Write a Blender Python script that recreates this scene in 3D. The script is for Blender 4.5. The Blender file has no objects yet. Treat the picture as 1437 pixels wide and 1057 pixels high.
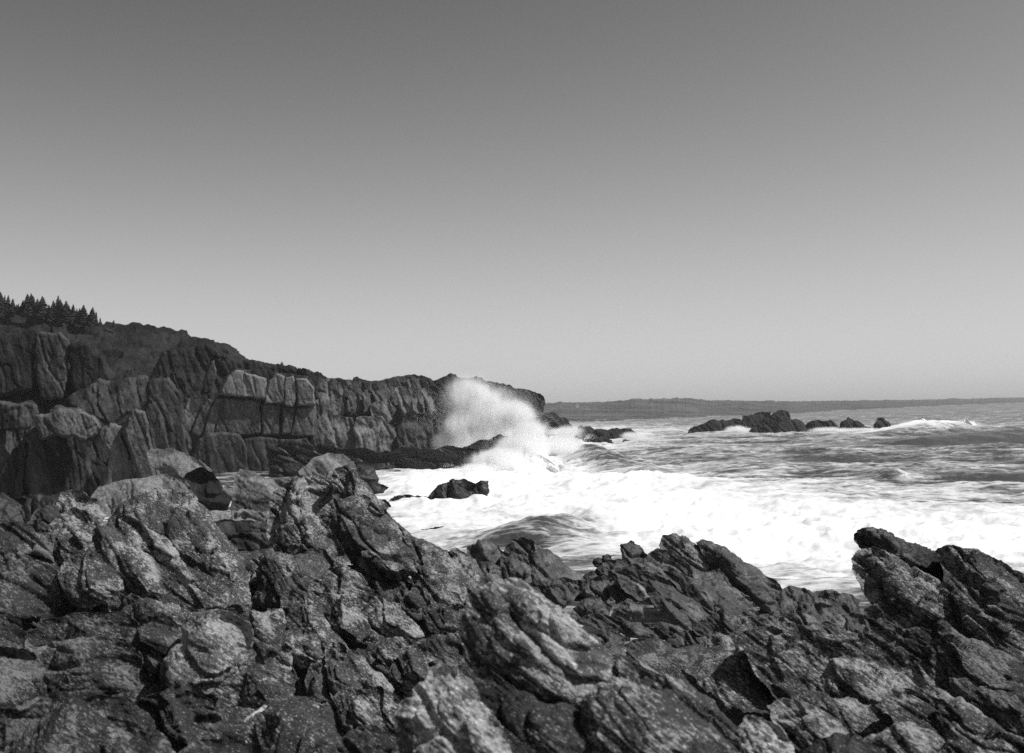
import bpy, math, random
import numpy as np
from mathutils import Matrix, Vector

# ---------------------------------------------------------------- camera, light
sc = bpy.context.scene
COL = sc.collection
H, FPX, CX, CY = 8.0, 1614.0, 718.5, 528.5
PITCH, ROLL = math.atan(45.5 / FPX), math.atan(0.022)
F_ = np.array([0, math.cos(PITCH), math.sin(PITCH)])
R0 = np.array([1.0, 0, 0]); U0 = np.array([0, -math.sin(PITCH), math.cos(PITCH)])
R_ = math.cos(ROLL) * R0 - math.sin(ROLL) * U0
U_ = math.sin(ROLL) * R0 + math.cos(ROLL) * U0
CAM = np.array([0.0, 0.0, H])

cam = bpy.data.cameras.new('camera')
cam.sensor_width = 36.0
cam.lens = 36.0 * FPX / 1437.0
cam.clip_start, cam.clip_end = 0.1, 20000
cam.dof.use_dof = True
cam.dof.focus_distance = 26.0
cam.dof.aperture_fstop = 3.4
co = bpy.data.objects.new('camera', cam); COL.objects.link(co)
M = Matrix.Identity(4)
for i in range(3):
    M[i][0], M[i][1], M[i][2], M[i][3] = R_[i], U_[i], -F_[i], CAM[i]
co.matrix_world = M
sc.camera = co

SUN_EL, SUN_AZ = math.radians(56), math.radians(98)      # azimuth from +Y (the view), to the right
world = bpy.data.worlds.new('World'); sc.world = world; world.use_nodes = True
nt = world.node_tree; nt.nodes.clear()
sky = nt.nodes.new('ShaderNodeTexSky'); sky.sky_type = 'NISHITA'; sky.sun_disc = False
sky.sun_elevation = SUN_EL; sky.sun_rotation = SUN_AZ
sky.air_density, sky.dust_density, sky.ozone_density = 1.0, 1.0, 1.0
sep = nt.nodes.new('ShaderNodeSeparateColor')
bg = nt.nodes.new('ShaderNodeBackground'); bg.inputs['Strength'].default_value = 0.1
wo = nt.nodes.new('ShaderNodeOutputWorld')
nt.links.new(sky.outputs[0], sep.inputs[0])
def wmath(op, x, y):
    n = nt.nodes.new('ShaderNodeMath'); n.operation = op
    for i, v in enumerate((x, y)):
        if isinstance(v, (int, float)): n.inputs[i].default_value = v
        else: nt.links.new(v, n.inputs[i])
    return n.outputs[0]
# one long-wave channel of the sky through the response of a contrasty plate (toe, then a shoulder)
v_ = wmath('POWER', wmath('DIVIDE', sep.outputs[0], 1.72), 2.5)
grey = wmath('MULTIPLY', wmath('DIVIDE', v_, wmath('ADD', v_, 3.8)), 7.9)
nt.links.new(grey, bg.inputs['Color'])
nt.links.new(bg.outputs[0], wo.inputs['Surface'])
sl = bpy.data.lights.new('sun', 'SUN'); sl.energy = 4.1; sl.angle = math.radians(0.8); sl.color = (1, 1, 1)
so = bpy.data.objects.new('sun', sl); COL.objects.link(so)
sd = Vector((math.sin(SUN_AZ) * math.cos(SUN_EL), math.cos(SUN_AZ) * math.cos(SUN_EL), math.sin(SUN_EL)))
so.rotation_euler = sd.to_track_quat('Z', 'Y').to_euler()
so.location = (0, 0, 60)
sc.view_settings.view_transform = 'Standard'; sc.view_settings.look = 'None'
sc.view_settings.exposure = 0.0; sc.view_settings.gamma = 1.0
sc.view_settings.use_curve_mapping = False
sc.cycles.max_bounces = 10; sc.cycles.volume_bounces = 8; sc.cycles.transparent_max_bounces = 32
sc.cycles.use_denoising = False
sc.cycles.sample_clamp_indirect = 3.0

# ---------------------------------------------------------------- helpers
def rays(px, py):
    a = (np.asarray(px, float) - CX) / FPX; b = -(np.asarray(py, float) - CY) / FPX
    d = F_ + a[..., None] * R_ + b[..., None] * U_
    return d / d[..., 1:2]
def at(px, py, d):
    return CAM + rays(px, py) * np.asarray(d, float)[..., None]
def sea_depth(px, py):                                       # where that sight line meets the sea
    r = rays(px, py)
    return -H / np.minimum(r[..., 2], -1e-4)
def project(P):
    q = P - CAM
    f = q @ F_
    return CX + FPX * (q @ R_) / f, CY - FPX * (q @ U_) / f

_rg = np.random.RandomState(7)
PERM = np.concatenate([_rg.permutation(256)] * 3).astype(np.int32)
GR = _rg.normal(size=(256, 3)).astype(np.float32); GR /= np.linalg.norm(GR, axis=1)[:, None]
def pn(P, seed=0):                                           # gradient noise, about -1..1
    P = np.asarray(P, np.float32) + np.float32(seed * 17.31)
    fi = np.floor(P); f = P - fi; I = fi.astype(np.int32) & 255
    u = f * f * f * (f * (f * 6 - 15) + 10)
    x0, y0, z0 = I[:, 0], I[:, 1], I[:, 2]
    out = 0
    for dx in (0, 1):
        wx = u[:, 0] if dx else 1 - u[:, 0]
        hx = PERM[(x0 + dx) & 255]
        for dy in (0, 1):
            wy = wx * (u[:, 1] if dy else 1 - u[:, 1])
            hy = PERM[hx + ((y0 + dy) & 255)]
            for dz in (0, 1):
                w = wy * (u[:, 2] if dz else 1 - u[:, 2])
                g = GR[PERM[hy + ((z0 + dz) & 255)]]
                out = out + w * (g[:, 0] * (f[:, 0] - dx) + g[:, 1] * (f[:, 1] - dy) + g[:, 2] * (f[:, 2] - dz))
    return out * 1.6
def fbm(P, octv, seed=0, gain=0.5, ridged=False):
    s, a, t = 0, 1.0, 0
    for k in range(octv):
        n = pn(P * (2.03 ** k), seed + k)
        if ridged: n = 1 - 2 * np.abs(n)
        s = s + a * n; t += a; a *= gain
    return s / t
def hash1(i, seed):
    x = np.sin(i * 12.9898 + seed * 78.233) * 43758.5453
    return x - np.floor(x)
def chips(C, seed):
    """flat facets: every cell of a jittered lattice is a small tilted plane"""
    I0 = np.floor(C - 0.5).astype(np.int32); bd = np.full(len(C), 1e9, np.float32); val = np.zeros(len(C), np.float32)
    for dx in (0, 1):
        for dy in (0, 1):
            for dz in (0, 1):
                I = I0 + (dx, dy, dz)
                hsh = PERM[PERM[PERM[(I[:, 0] + seed) & 255] + (I[:, 1] & 255)] + (I[:, 2] & 255)]
                g = GR[hsh]
                r = C - I - 0.5 - 0.36 * g
                dd = (r * r).sum(1)
                k = dd < bd; bd[k] = dd[k]
                g2 = GR[(hsh + 77) & 255]
                v = 0.55 * (r * g2).sum(1) + 0.5 * g[:, 0]
                val[k] = v[k]
    return val
def sstep(a, b, x):
    t = np.clip((x - a) / (b - a), 0, 1)
    return t * t * (3 - 2 * t)
def unit(v):
    v = np.asarray(v, float); return v / np.linalg.norm(v)

def mesh_obj(name, V, Fq, Ft, m, parent=None, smooth=True, origin=None):
    """one mesh object from arrays: quads Fq (n,4), triangles Ft (n,3)"""
    me = bpy.data.meshes.new(name)
    V = np.asarray(V, np.float64)
    if origin is None: origin = np.array([V[:, 0].mean(), V[:, 1].mean(), V[:, 2].min()])
    L = (V - origin).astype(np.float32)
    Fq = np.zeros((0, 4), np.int32) if Fq is None else np.asarray(Fq, np.int32)
    Ft = np.zeros((0, 3), np.int32) if Ft is None else np.asarray(Ft, np.int32)
    nl = Fq.size + Ft.size
    me.vertices.add(len(L)); me.vertices.foreach_set('co', L.ravel())
    me.loops.add(nl); me.loops.foreach_set('vertex_index', np.concatenate([Fq.ravel(), Ft.ravel()]))
    npoly = len(Fq) + len(Ft)
    tot = np.concatenate([np.full(len(Fq), 4, np.int32), np.full(len(Ft), 3, np.int32)])
    start = np.concatenate([[0], np.cumsum(tot)[:-1]]).astype(np.int32)
    me.polygons.add(npoly)
    me.polygons.foreach_set('loop_start', start)
    me.polygons.foreach_set('use_smooth', np.full(npoly, smooth, bool))
    me.update(calc_edges=True)
    me.materials.append(m)
    o = bpy.data.objects.new(name, me); COL.objects.link(o)
    if parent is not None:
        o.parent = parent
        o.location = Vector(origin) - parent.location
    else:
        o.location = Vector(origin)
    return o
def tag(o, label=None, cat=None, group=None, kind=None):
    if label: o['label'] = label
    if cat: o['category'] = cat
    if group: o['group'] = group
    if kind: o['kind'] = kind
    return o
def empty(name, loc, label, cat, group=None):
    o = bpy.data.objects.new(name, None); COL.objects.link(o)
    o.location = Vector(loc); o.empty_display_size = 0.2
    return tag(o, label, cat, group)

# ---------------------------------------------------------------- materials (all grey: a black and white plate)
def G(v): return (v, v, v, 1)
class NT:
    def __init__(self, name):
        self.m = bpy.data.materials.new(name); self.m.use_nodes = True
        self.t = self.m.node_tree; self.t.nodes.clear()
        self.out = self.t.nodes.new('ShaderNodeOutputMaterial')
    def n(self, typ, **kw):
        nd = self.t.nodes.new(typ)
        for k, v in kw.items(): setattr(nd, k, v)
        return nd
    def l(self, a, b): self.t.links.new(a, b)
    def noise(self, vec, scale, detail=6, rough=0.6, dist=0.0):
        nd = self.n('ShaderNodeTexNoise'); nd.inputs['Scale'].default_value = scale
        nd.inputs['Detail'].default_value = detail; nd.inputs['Roughness'].default_value = rough
        nd.inputs['Distortion'].default_value = dist
        self.l(vec, nd.inputs['Vector']); return nd.outputs['Fac']
    def ramp(self, fac, a, b, lo=0.0, hi=1.0):
        nd = self.n('ShaderNodeMapRange'); nd.interpolation_type = 'SMOOTHSTEP'
        nd.inputs['From Min'].default_value = a; nd.inputs['From Max'].default_value = b
        nd.inputs['To Min'].default_value = lo; nd.inputs['To Max'].default_value = hi
        self.l(fac, nd.inputs['Value']); return nd.outputs['Result']
    def math(self, op, a, b=None):
        nd = self.n('ShaderNodeMath', operation=op)
        for i, v in enumerate((a, b)):
            if v is None: continue
            if isinstance(v, (int, float)): nd.inputs[i].default_value = v
            else: self.l(v, nd.inputs[i])
        return nd.outputs[0]
    def mix(self, f, a, b):                                  # float mix
        nd = self.n('ShaderNodeMix', data_type='FLOAT')
        for s, v in ((nd.inputs[0], f), (nd.inputs[2], a), (nd.inputs[3], b)):
            if isinstance(v, (int, float)): s.default_value = v
            else: self.l(v, s)
        return nd.outputs[0]

def rock_mat(name, dark, light, lichen=0.0, lich_val=0.45, lscale=14.0, bed=(0.55, 0.2, 0.8), rough=0.9, stretch=3.0,
             spec=0.25, fine=60.0, bump=0.35, bdist=0.02, var=1.2):
    t = NT(name)
    geo = t.n('ShaderNodeNewGeometry')
    q = Vector(bed).normalized().to_track_quat('Z', 'Y').inverted().to_euler()
    mp = t.n('ShaderNodeMapping', vector_type='POINT'); mp.inputs['Rotation'].default_value = q
    t.l(geo.outputs['Position'], mp.inputs['Vector'])
    st = t.n('ShaderNodeVectorMath', operation='MULTIPLY'); st.inputs[1].default_value = (1, 1, stretch)
    t.l(mp.outputs[0], st.inputs[0]); v = st.outputs[0]
    big = t.noise(v, var, 8, 0.65)
    med = t.noise(v, fine * 0.25, 7, 0.7)
    fin = t.noise(geo.outputs['Position'], fine, 4, 0.7)
    base = t.mix(t.ramp(big, 0.35, 0.65), dark, light)
    base = t.math('MULTIPLY', base, t.ramp(med, 0.25, 0.75, 0.62, 1.38))
    base = t.math('MULTIPLY', base, t.ramp(fin, 0.25, 0.75, 0.6, 1.4))
    if lichen > 0:
        la = t.noise(v, lscale, 9, 0.68, 0.6)
        lb = t.noise(geo.outputs['Position'], lscale * 0.16, 3, 0.5)
        s = t.math('ADD', la, t.math('MULTIPLY', t.math('SUBTRACT', lb, 0.5), 0.75))
        oi = t.n('ShaderNodeObjectInfo'); lc = t.noise(geo.outputs['Position'], lscale * 0.05, 2, 0.5)
        s = t.math('ADD', s, t.math('MULTIPLY', t.math('SUBTRACT', oi.outputs['Random'], 0.5), 0.12))
        s = t.math('ADD', s, t.math('MULTIPLY', t.math('SUBTRACT', lc, 0.5), 0.22))
        lf = t.math('MULTIPLY', t.ramp(s, 0.56 - 0.1 * lichen, 0.70 - 0.1 * lichen), 0.85)
        lv = t.math('MULTIPLY', t.ramp(fin, 0.2, 0.8, 0.5, 1.3), lich_val)
        base = t.mix(lf, base, lv)
        sp = t.noise(v, lscale * 2.6, 4, 0.6, 0.3)
        base = t.mix(t.math('MULTIPLY', t.ramp(t.math('ADD', sp, t.math('MULTIPLY', t.math('SUBTRACT', la, 0.5), 0.5)), 0.60, 0.70), 0.75), base, lich_val * 1.9)
        db = t.noise(v, lscale * 0.55, 6, 0.6)
        base = t.math('MULTIPLY', base, t.ramp(db, 0.34, 0.46, 0.6, 1.0))
    cc = t.n('ShaderNodeCombineColor')
    for i in range(3): t.l(base, cc.inputs[i])
    bs = t.n('ShaderNodeBsdfPrincipled')
    t.l(cc.outputs[0], bs.inputs['Base Color'])
    bs.inputs['Roughness'].default_value = rough
    bs.inputs['Specular IOR Level'].default_value = spec
    bp = t.n('ShaderNodeBump'); bp.inputs['Strength'].default_value = bump; bp.inputs['Distance'].default_value = bdist
    t.l(t.math('ADD', t.math('MULTIPLY', med, 1.0), t.math('MULTIPLY', fin, 0.5)), bp.inputs['Height'])
    t.l(bp.outputs[0], bs.inputs['Normal'])
    t.l(bs.outputs[0], t.out.inputs[0])
    return t.m

BED = unit((0.50, -0.28, 0.82))
MAT = {
    'near':  rock_mat('lichened_rock', 0.034, 0.062, 0.75, 0.36, 22, bdist=0.018, fine=60, bump=0.9),
    'neard': rock_mat('dark_rock', 0.020, 0.040, 0.55, 0.20, 22, bdist=0.018, fine=60, bump=0.9),
    'pale':  rock_mat('pale_lichened_rock', 0.07, 0.12, 1.1, 0.46, 18, bdist=0.018, fine=55, bump=0.9),
    'mottle': rock_mat('mottled_lichen_rock', 0.06, 0.1, 1.0, 0.38, 20, bdist=0.018, fine=55, bump=0.9),
    'mid':   rock_mat('mid_rock', 0.038, 0.068, 0.72, 0.36, 22, bdist=0.03, fine=34, bump=0.9),
    'shore': rock_mat('weed_dark_rock', 0.028, 0.06, 0.4, 0.2, 12, bdist=0.03, fine=20, bump=0.6, rough=0.6, stretch=5),
    'wet':   rock_mat('wet_rock', 0.012, 0.035, 0.0, bdist=0.06, fine=9, rough=0.5, spec=0.22),
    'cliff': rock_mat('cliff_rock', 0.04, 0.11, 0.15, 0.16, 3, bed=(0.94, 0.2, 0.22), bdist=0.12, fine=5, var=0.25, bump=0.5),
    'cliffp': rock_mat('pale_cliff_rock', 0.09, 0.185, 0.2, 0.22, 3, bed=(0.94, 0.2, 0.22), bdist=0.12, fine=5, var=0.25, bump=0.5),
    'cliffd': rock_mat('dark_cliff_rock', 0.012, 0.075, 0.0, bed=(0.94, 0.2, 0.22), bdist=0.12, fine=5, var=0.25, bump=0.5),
    'black': rock_mat('shadow_dark_rock', 0.004, 0.026, 0.0, bed=(0.94, 0.2, 0.22), bdist=0.12, fine=5, var=0.25, bump=0.5, stretch=4),  # shade of cliff recesses and gaps is put into this colour
    'bould': rock_mat('boulder_rock', 0.11, 0.19, 0.2, 0.24, 3, bdist=0.06, fine=9, var=0.5, stretch=1.5),
    'scrub': rock_mat('hill_scrub', 0.003, 0.022, 0.0, bed=(0, 0, 1), bdist=0.25, fine=2.2, var=0.14, stretch=1.0, bump=0.8),
    'head':  rock_mat('headland_rock', 0.01, 0.036, 0.0, bed=(0.9, 0.1, 0.4), bdist=0.25, fine=2.5, var=0.14, bump=0.6),
    'wood':  rock_mat('far_woods', 0.04, 0.10, 0.0, bed=(0, 0, 1), bdist=0.5, fine=0.4, var=0.02, stretch=0.7, bump=0.6),
    'islet': rock_mat('islet_rock', 0.012, 0.03, 0.0, bed=(0.9, 0.1, 0.4), bdist=0.25, fine=2.5, var=0.14, bump=0.5, rough=0.7, spec=0.1),
}

# ---------------------------------------------------------------- rock builder
FACETS = {
    'slab':  [(0.42, -0.5, 0.76), (-0.12, -0.96, 0.2), (-0.4, -0.72, -0.5), (-0.8, -0.52, 0.3), (0.7, -0.6, 0.35)],
    'dome':  [(0.05, -0.55, 0.83), (-0.1, -0.97, 0.2), (-0.68, -0.66, 0.3), (0.7, -0.6, 0.35), (0.1, -0.85, -0.4)],
    'block': [(0.22, -0.96, 0.15), (0.0, -0.5, 0.86), (0.8, -0.6, 0.0)],
    'face':  [(0.12, -0.98, 0.12)],
    'mass':  [(0.3, -0.8, 0.5), (-0.3, -0.85, 0.4), (0.0, -0.5, 0.86)],
}
def fractal_poly(poly, rng, step, amp):
    P = [np.array(p, float) for p in poly]
    for it in range(5):
        Q = []; done = True
        for i in range(len(P)):
            a, b = P[i], P[(i + 1) % len(P)]
            Q.append(a); d = b - a; L = np.hypot(*d)
            if L > step:
                done = False
                n = np.array([-d[1], d[0]])
                Q.append(a + d * rng.uniform(0.38, 0.62) + n * rng.uniform(-amp, amp) * min(1.0, 55.0 / L))
        P = Q
        if done: break
    return np.array(P)

NTRI = [0]
BASES = []                                                   # where rocks stand: the ground is fitted to these
def rock(poly, d, m='near', kind='slab', lean=0.5, T=None, sc_=16.0, amp=1.0, step=1.6, seed=0, back=None, rough_edge=0.13,
         bed=None, joint=None, name='rock', parent=None, drop=0.0, flat=0.2, edge=0.11, lump=1.0, grain=1.0, yaw=0.0):
    """A closed rock whose outline, seen from the path, is poly. d: distance of its foot (metres), lean: how far the face
    falls back per metre of rise, T: bulge, sc_: thickness of its beds in plate pixels, amp: strength of weathering."""
    rng = np.random.RandomState(seed * 7919 + 13)
    poly = np.array(poly, float)
    mn, mx = poly.min(0), poly.max(0)
    W, Hh = mx - mn
    if d is None: d = float(sea_depth(np.array([(mn[0] + mx[0]) / 2]), np.array([mx[1]]))[0])
    pm = d / FPX
    size = min(W, Hh)
    if T is None: T = 0.42 * size * pm
    FP = fractal_poly(poly, rng, max(4.0, step * 3), rough_edge)
    gx = np.arange(mn[0] - 6 * step, mx[0] + 7 * step, step); gy = np.arange(mn[1] - 6 * step, mx[1] + 7 * step, step)
    X, Y = np.meshgrid(gx, gy); sh = X.shape
    p = np.stack([X.ravel(), Y.ravel()], 1)
    best = np.full(len(p), 1e18); near = p.copy(); inside = np.zeros(len(p), bool)
    for i in range(len(FP)):
        a, b = FP[i], FP[(i + 1) % len(FP)]
        e = b - a; t = np.clip(((p - a) @ e) / max(e @ e, 1e-9), 0, 1)
        c = a + t[:, None] * e; q = ((p - c) ** 2).sum(1)
        s = q < best; best[s] = q[s]; near[s] = c[s]
        cr = (a[1] > p[:, 1]) != (b[1] > p[:, 1])
        if abs(e[1]) > 1e-12: inside ^= cr & (p[:, 0] < a[0] + (p[:, 1] - a[1]) * e[0] / e[1])
    dist = np.sqrt(best) * inside
    ins = inside.reshape(sh)
    cell = ins[:-1, :-1] | ins[1:, :-1] | ins[:-1, 1:] | ins[1:, 1:]
    if not cell.any(): return None
    p2 = np.where(inside[:, None], p, near)
    # bulge towards the viewer: planes of bedding and joints
    c0 = poly.mean(0)
    x = (p2[:, 0] - c0[0]) * pm; z = -(p2[:, 1] - c0[1]) * pm
    if d < 112 and T > 0.04:
        for fx in (0.08, 0.3, 0.5, 0.7, 0.92):
            bx = mn[0] + fx * W; ys = []
            for i in range(len(poly)):
                (xa, ya), (xb, yb) = poly[i], poly[(i + 1) % len(poly)]
                if (xa <= bx) != (xb <= bx): ys.append(ya + (yb - ya) * (bx - xa) / (xb - xa))
            if ys and drop is not None and max(ys) > mx[1] - 0.4 * Hh:
                up = 0.10 * (max(ys) - min(ys)) - drop
                BASES.append(at(np.array([bx]), np.array([max(ys) - up]), np.array([d + lean * (mx[1] - max(ys) + up) * pm]))[0])
    hs = []
    for n in FACETS[kind]:
        n = unit(np.array(n) + rng.normal(0, {'block': 0.08, 'face': 0.13}.get(kind, 0.16), 3)); n[1] = min(n[1], -0.3)
        hs.append(T * rng.uniform(0.55, 1.0) - (n[0] * x + n[2] * z) / (-n[1]) * rng.uniform(0.5, 1.0))
    h = -np.log(sum(np.exp(-np.clip(v / (T * 0.035), -80, 80)) for v in hs)) * T * 0.035
    w = np.clip(dist / (edge * size), 0, 1)
    prof = 0.72 * np.minimum(1.12 * w, 1.0) + 0.28 * np.sqrt(1 - (1 - w) ** 2)
    h = np.minimum(np.maximum(h, -0.35 * T), T * 1.3)
    h = h * prof * (1 - flat) + flat * T * prof
    rise = (mx[1] - p2[:, 1]) * pm
    D = d + lean * rise - h + yaw * x
    P = at(p2[:, 0], p2[:, 1], D)
    Pg = P.reshape(sh + (3,))
    gu = np.gradient(Pg, axis=1); gv = np.gradient(Pg, axis=0)
    N = np.cross(gu, gv); N /= np.linalg.norm(N, axis=2)[..., None] + 1e-12
    N = N.reshape(-1, 3)
    V = -rays(p2[:, 0], p2[:, 1]); V /= np.linalg.norm(V, axis=1)[:, None]
    N = np.where((N * V).sum(1)[:, None] < 0, -N, N)
    N = N + 0.35 * V; N /= np.linalg.norm(N, axis=1)[:, None]
    # weathering
    u = sc_ * pm                                             # bed thickness in metres
    bn = unit(bed if bed is not None else BED)
    bn = unit(bn + rng.normal(0, 0.07, 3))
    jn = unit(joint) if joint is not None else unit(np.cross(bn, (0.15, 1, 0.1)))
    o1 = rng.uniform(0, 50, 3)
    Q = P + o1
    dsp = 0.18 * lump * u * fbm(Q / (6.0 * u), 2, seed)
    b0 = Q @ bn; j0 = Q @ jn; k0 = Q @ np.cross(bn, jn)
    wq = 0.5 * pn(Q / (3 * u), seed + 41)
    for lam, a in ((3.8, 0.62), (1.4, 0.13)):
        C = np.stack([b0 / (lam * u * 0.42) + wq, j0 / (lam * u) + wq, k0 / (lam * u)], 1).astype(np.float32)
        dsp += a * lump * u * chips(C, seed + int(lam * 10))
    B = np.stack([b0 * 3.2, j0 * 0.8, (Q @ np.cross(bn, jn)) * 0.8], 1)      # streaks that run along the beds
    wv = pn(Q / (6 * u), seed + 9)
    for lam, a, g in ((2.9, 0.42, 0.58), (0.95, 0.15, 0.20), (0.37, 0.085, 0.085)):
        s = b0 / (lam * u) + 0.38 * wv + 0.12 * pn(Q / (2.6 * lam * u), seed + 3)
        i = np.floor(s); f = s - i
        jj = np.floor(j0 / (lam * u * 4.5) + hash1(i, seed) * 3 + 0.5 * wv)
        r0 = hash1(i * 1.7 + jj * 3.1, seed + lam); r1 = hash1((i + 1) * 1.7 + jj * 3.1, seed + lam)
        k = sstep(0.82, 1.0, f)
        layer = r0 * (1 - k) + r1 * k - 0.5
        groove = np.exp(-((f - 0.93) / 0.09) ** 2) * (0.3 + hash1(i, seed + 4.4))
        jf = j0 / (lam * u * 4.5) + hash1(i, seed) * 3 + 0.5 * wv
        jd = np.abs(jf - np.round(jf)) * lam * 4.5
        gj = np.exp(-(jd / (0.10 * lam)) ** 2) * 0.6
        dsp += amp * u * (a * layer - g * groove - g * gj)
    dsp += amp * 0.17 * u * fbm(B / (1.3 * u), 4, seed + 11, 0.6)
    dsp += amp * grain * 0.085 * u * fbm(Q / (0.33 * u), 3, seed + 21, 0.65, ridged=True)
    fall = 0.35 + 0.65 * np.clip(dist / (5 * step), 0, 1)
    P = P + N * (dsp * fall)[:, None]
    # pick the cells and close the back
    idx = np.arange(len(p)).reshape(sh)
    a, b, c, e = idx[:-1, :-1][cell], idx[:-1, 1:][cell], idx[1:, 1:][cell], idx[1:, :-1][cell]
    quads = np.stack([a, e, c, b], 1)
    used = np.unique(quads); rem = np.full(len(p), -1, np.int64); rem[used] = np.arange(len(used))
    quads = rem[quads]; PV = P[used]; ray = -V[used]
    ed = np.concatenate([quads[:, [0, 1]], quads[:, [1, 2]], quads[:, [2, 3]], quads[:, [3, 0]]])
    nV = len(PV); key = ed[:, 0] * nV + ed[:, 1]; rkey = ed[:, 1] * nV + ed[:, 0]
    bd = ed[~np.isin(key, rkey)]
    bv = np.unique(bd); brem = np.full(nV, -1, np.int64); brem[bv] = np.arange(len(bv))
    bk = back if back is not None else max(0.7 * size * pm, T)
    cen = PV[bv].mean(0); prev = bv; rings = [PV]; off = nV; qs = [quads]
    bvr = np.full(nV, -1, np.int64)
    for r, (t, shk) in enumerate(((0.25, 0.02), (0.6, 0.12), (1.0, 0.4))):
        ring = PV[bv] + ray[bv] * bk * t
        ring = ring + (cen + unit(cen - CAM) * bk * t - ring) * shk
        ring = ring + 0.15 * bk * t * np.stack([pn(ring / (bk * 0.6), 31 + k) for k in range(3)], 1)
        rings.append(ring); new = off + np.arange(len(bv)); off += len(bv)
        pa, pb = prev[brem[bd[:, 0]]], prev[brem[bd[:, 1]]]
        na, nb = new[brem[bd[:, 0]]], new[brem[bd[:, 1]]]
        qs.append(np.stack([pb, pa, na, nb], 1)); prev = new
    rings.append((cen + unit(cen - CAM) * bk)[None])
    tri = np.stack([prev[brem[bd[:, 1]]], prev[brem[bd[:, 0]]], np.full(len(bd), off)], 1)
    VV = np.concatenate(rings); QQ = np.concatenate(qs)
    NTRI[0] += 2 * len(QQ) + len(tri)
    return mesh_obj(name, VV, QQ, tri, MAT[m] if isinstance(m, str) else m, parent)

SEED = [1]
def outcrop(name, label, cat, parts, group=None, **common):
    """a thing made of rock pieces; one piece alone is one mesh"""
    mk = {}
    objs = []
    par = None
    if len(parts) > 1:
        pl = np.array(parts[0][1], float); d = parts[0][2]
        if d is None: d = float(sea_depth(np.array([pl[:, 0].mean()]), np.array([pl[:, 1].max()]))[0])
        base = at(np.array([pl[:, 0].mean()]), np.array([pl[:, 1].max()]), np.array([d]))[0]
        par = empty(name, base, label, cat, group)
    for prt in parts:
        pname, poly, d = prt[:3]
        kw = dict(common); kw.update(prt[3] if len(prt) > 3 else {})
        sd_ = int(sum((k + 1) * (x_ * 3 + y_) for k, (x_, y_) in enumerate(poly))) % 4999
        o = rock(poly, d, seed=kw.pop('seed', sd_), name=pname if par else name, parent=par, **kw)
        if par is None: tag(o, label, cat, group)
    return par

# ---------------------------------------------------------------- setting: sea, hill, far shore, ground
def sea_fields(px, py):
    """foam amount (0..1) and height (m) of the sea where it is seen at plate position px, py; computed on the sea plane"""
    return None

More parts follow.
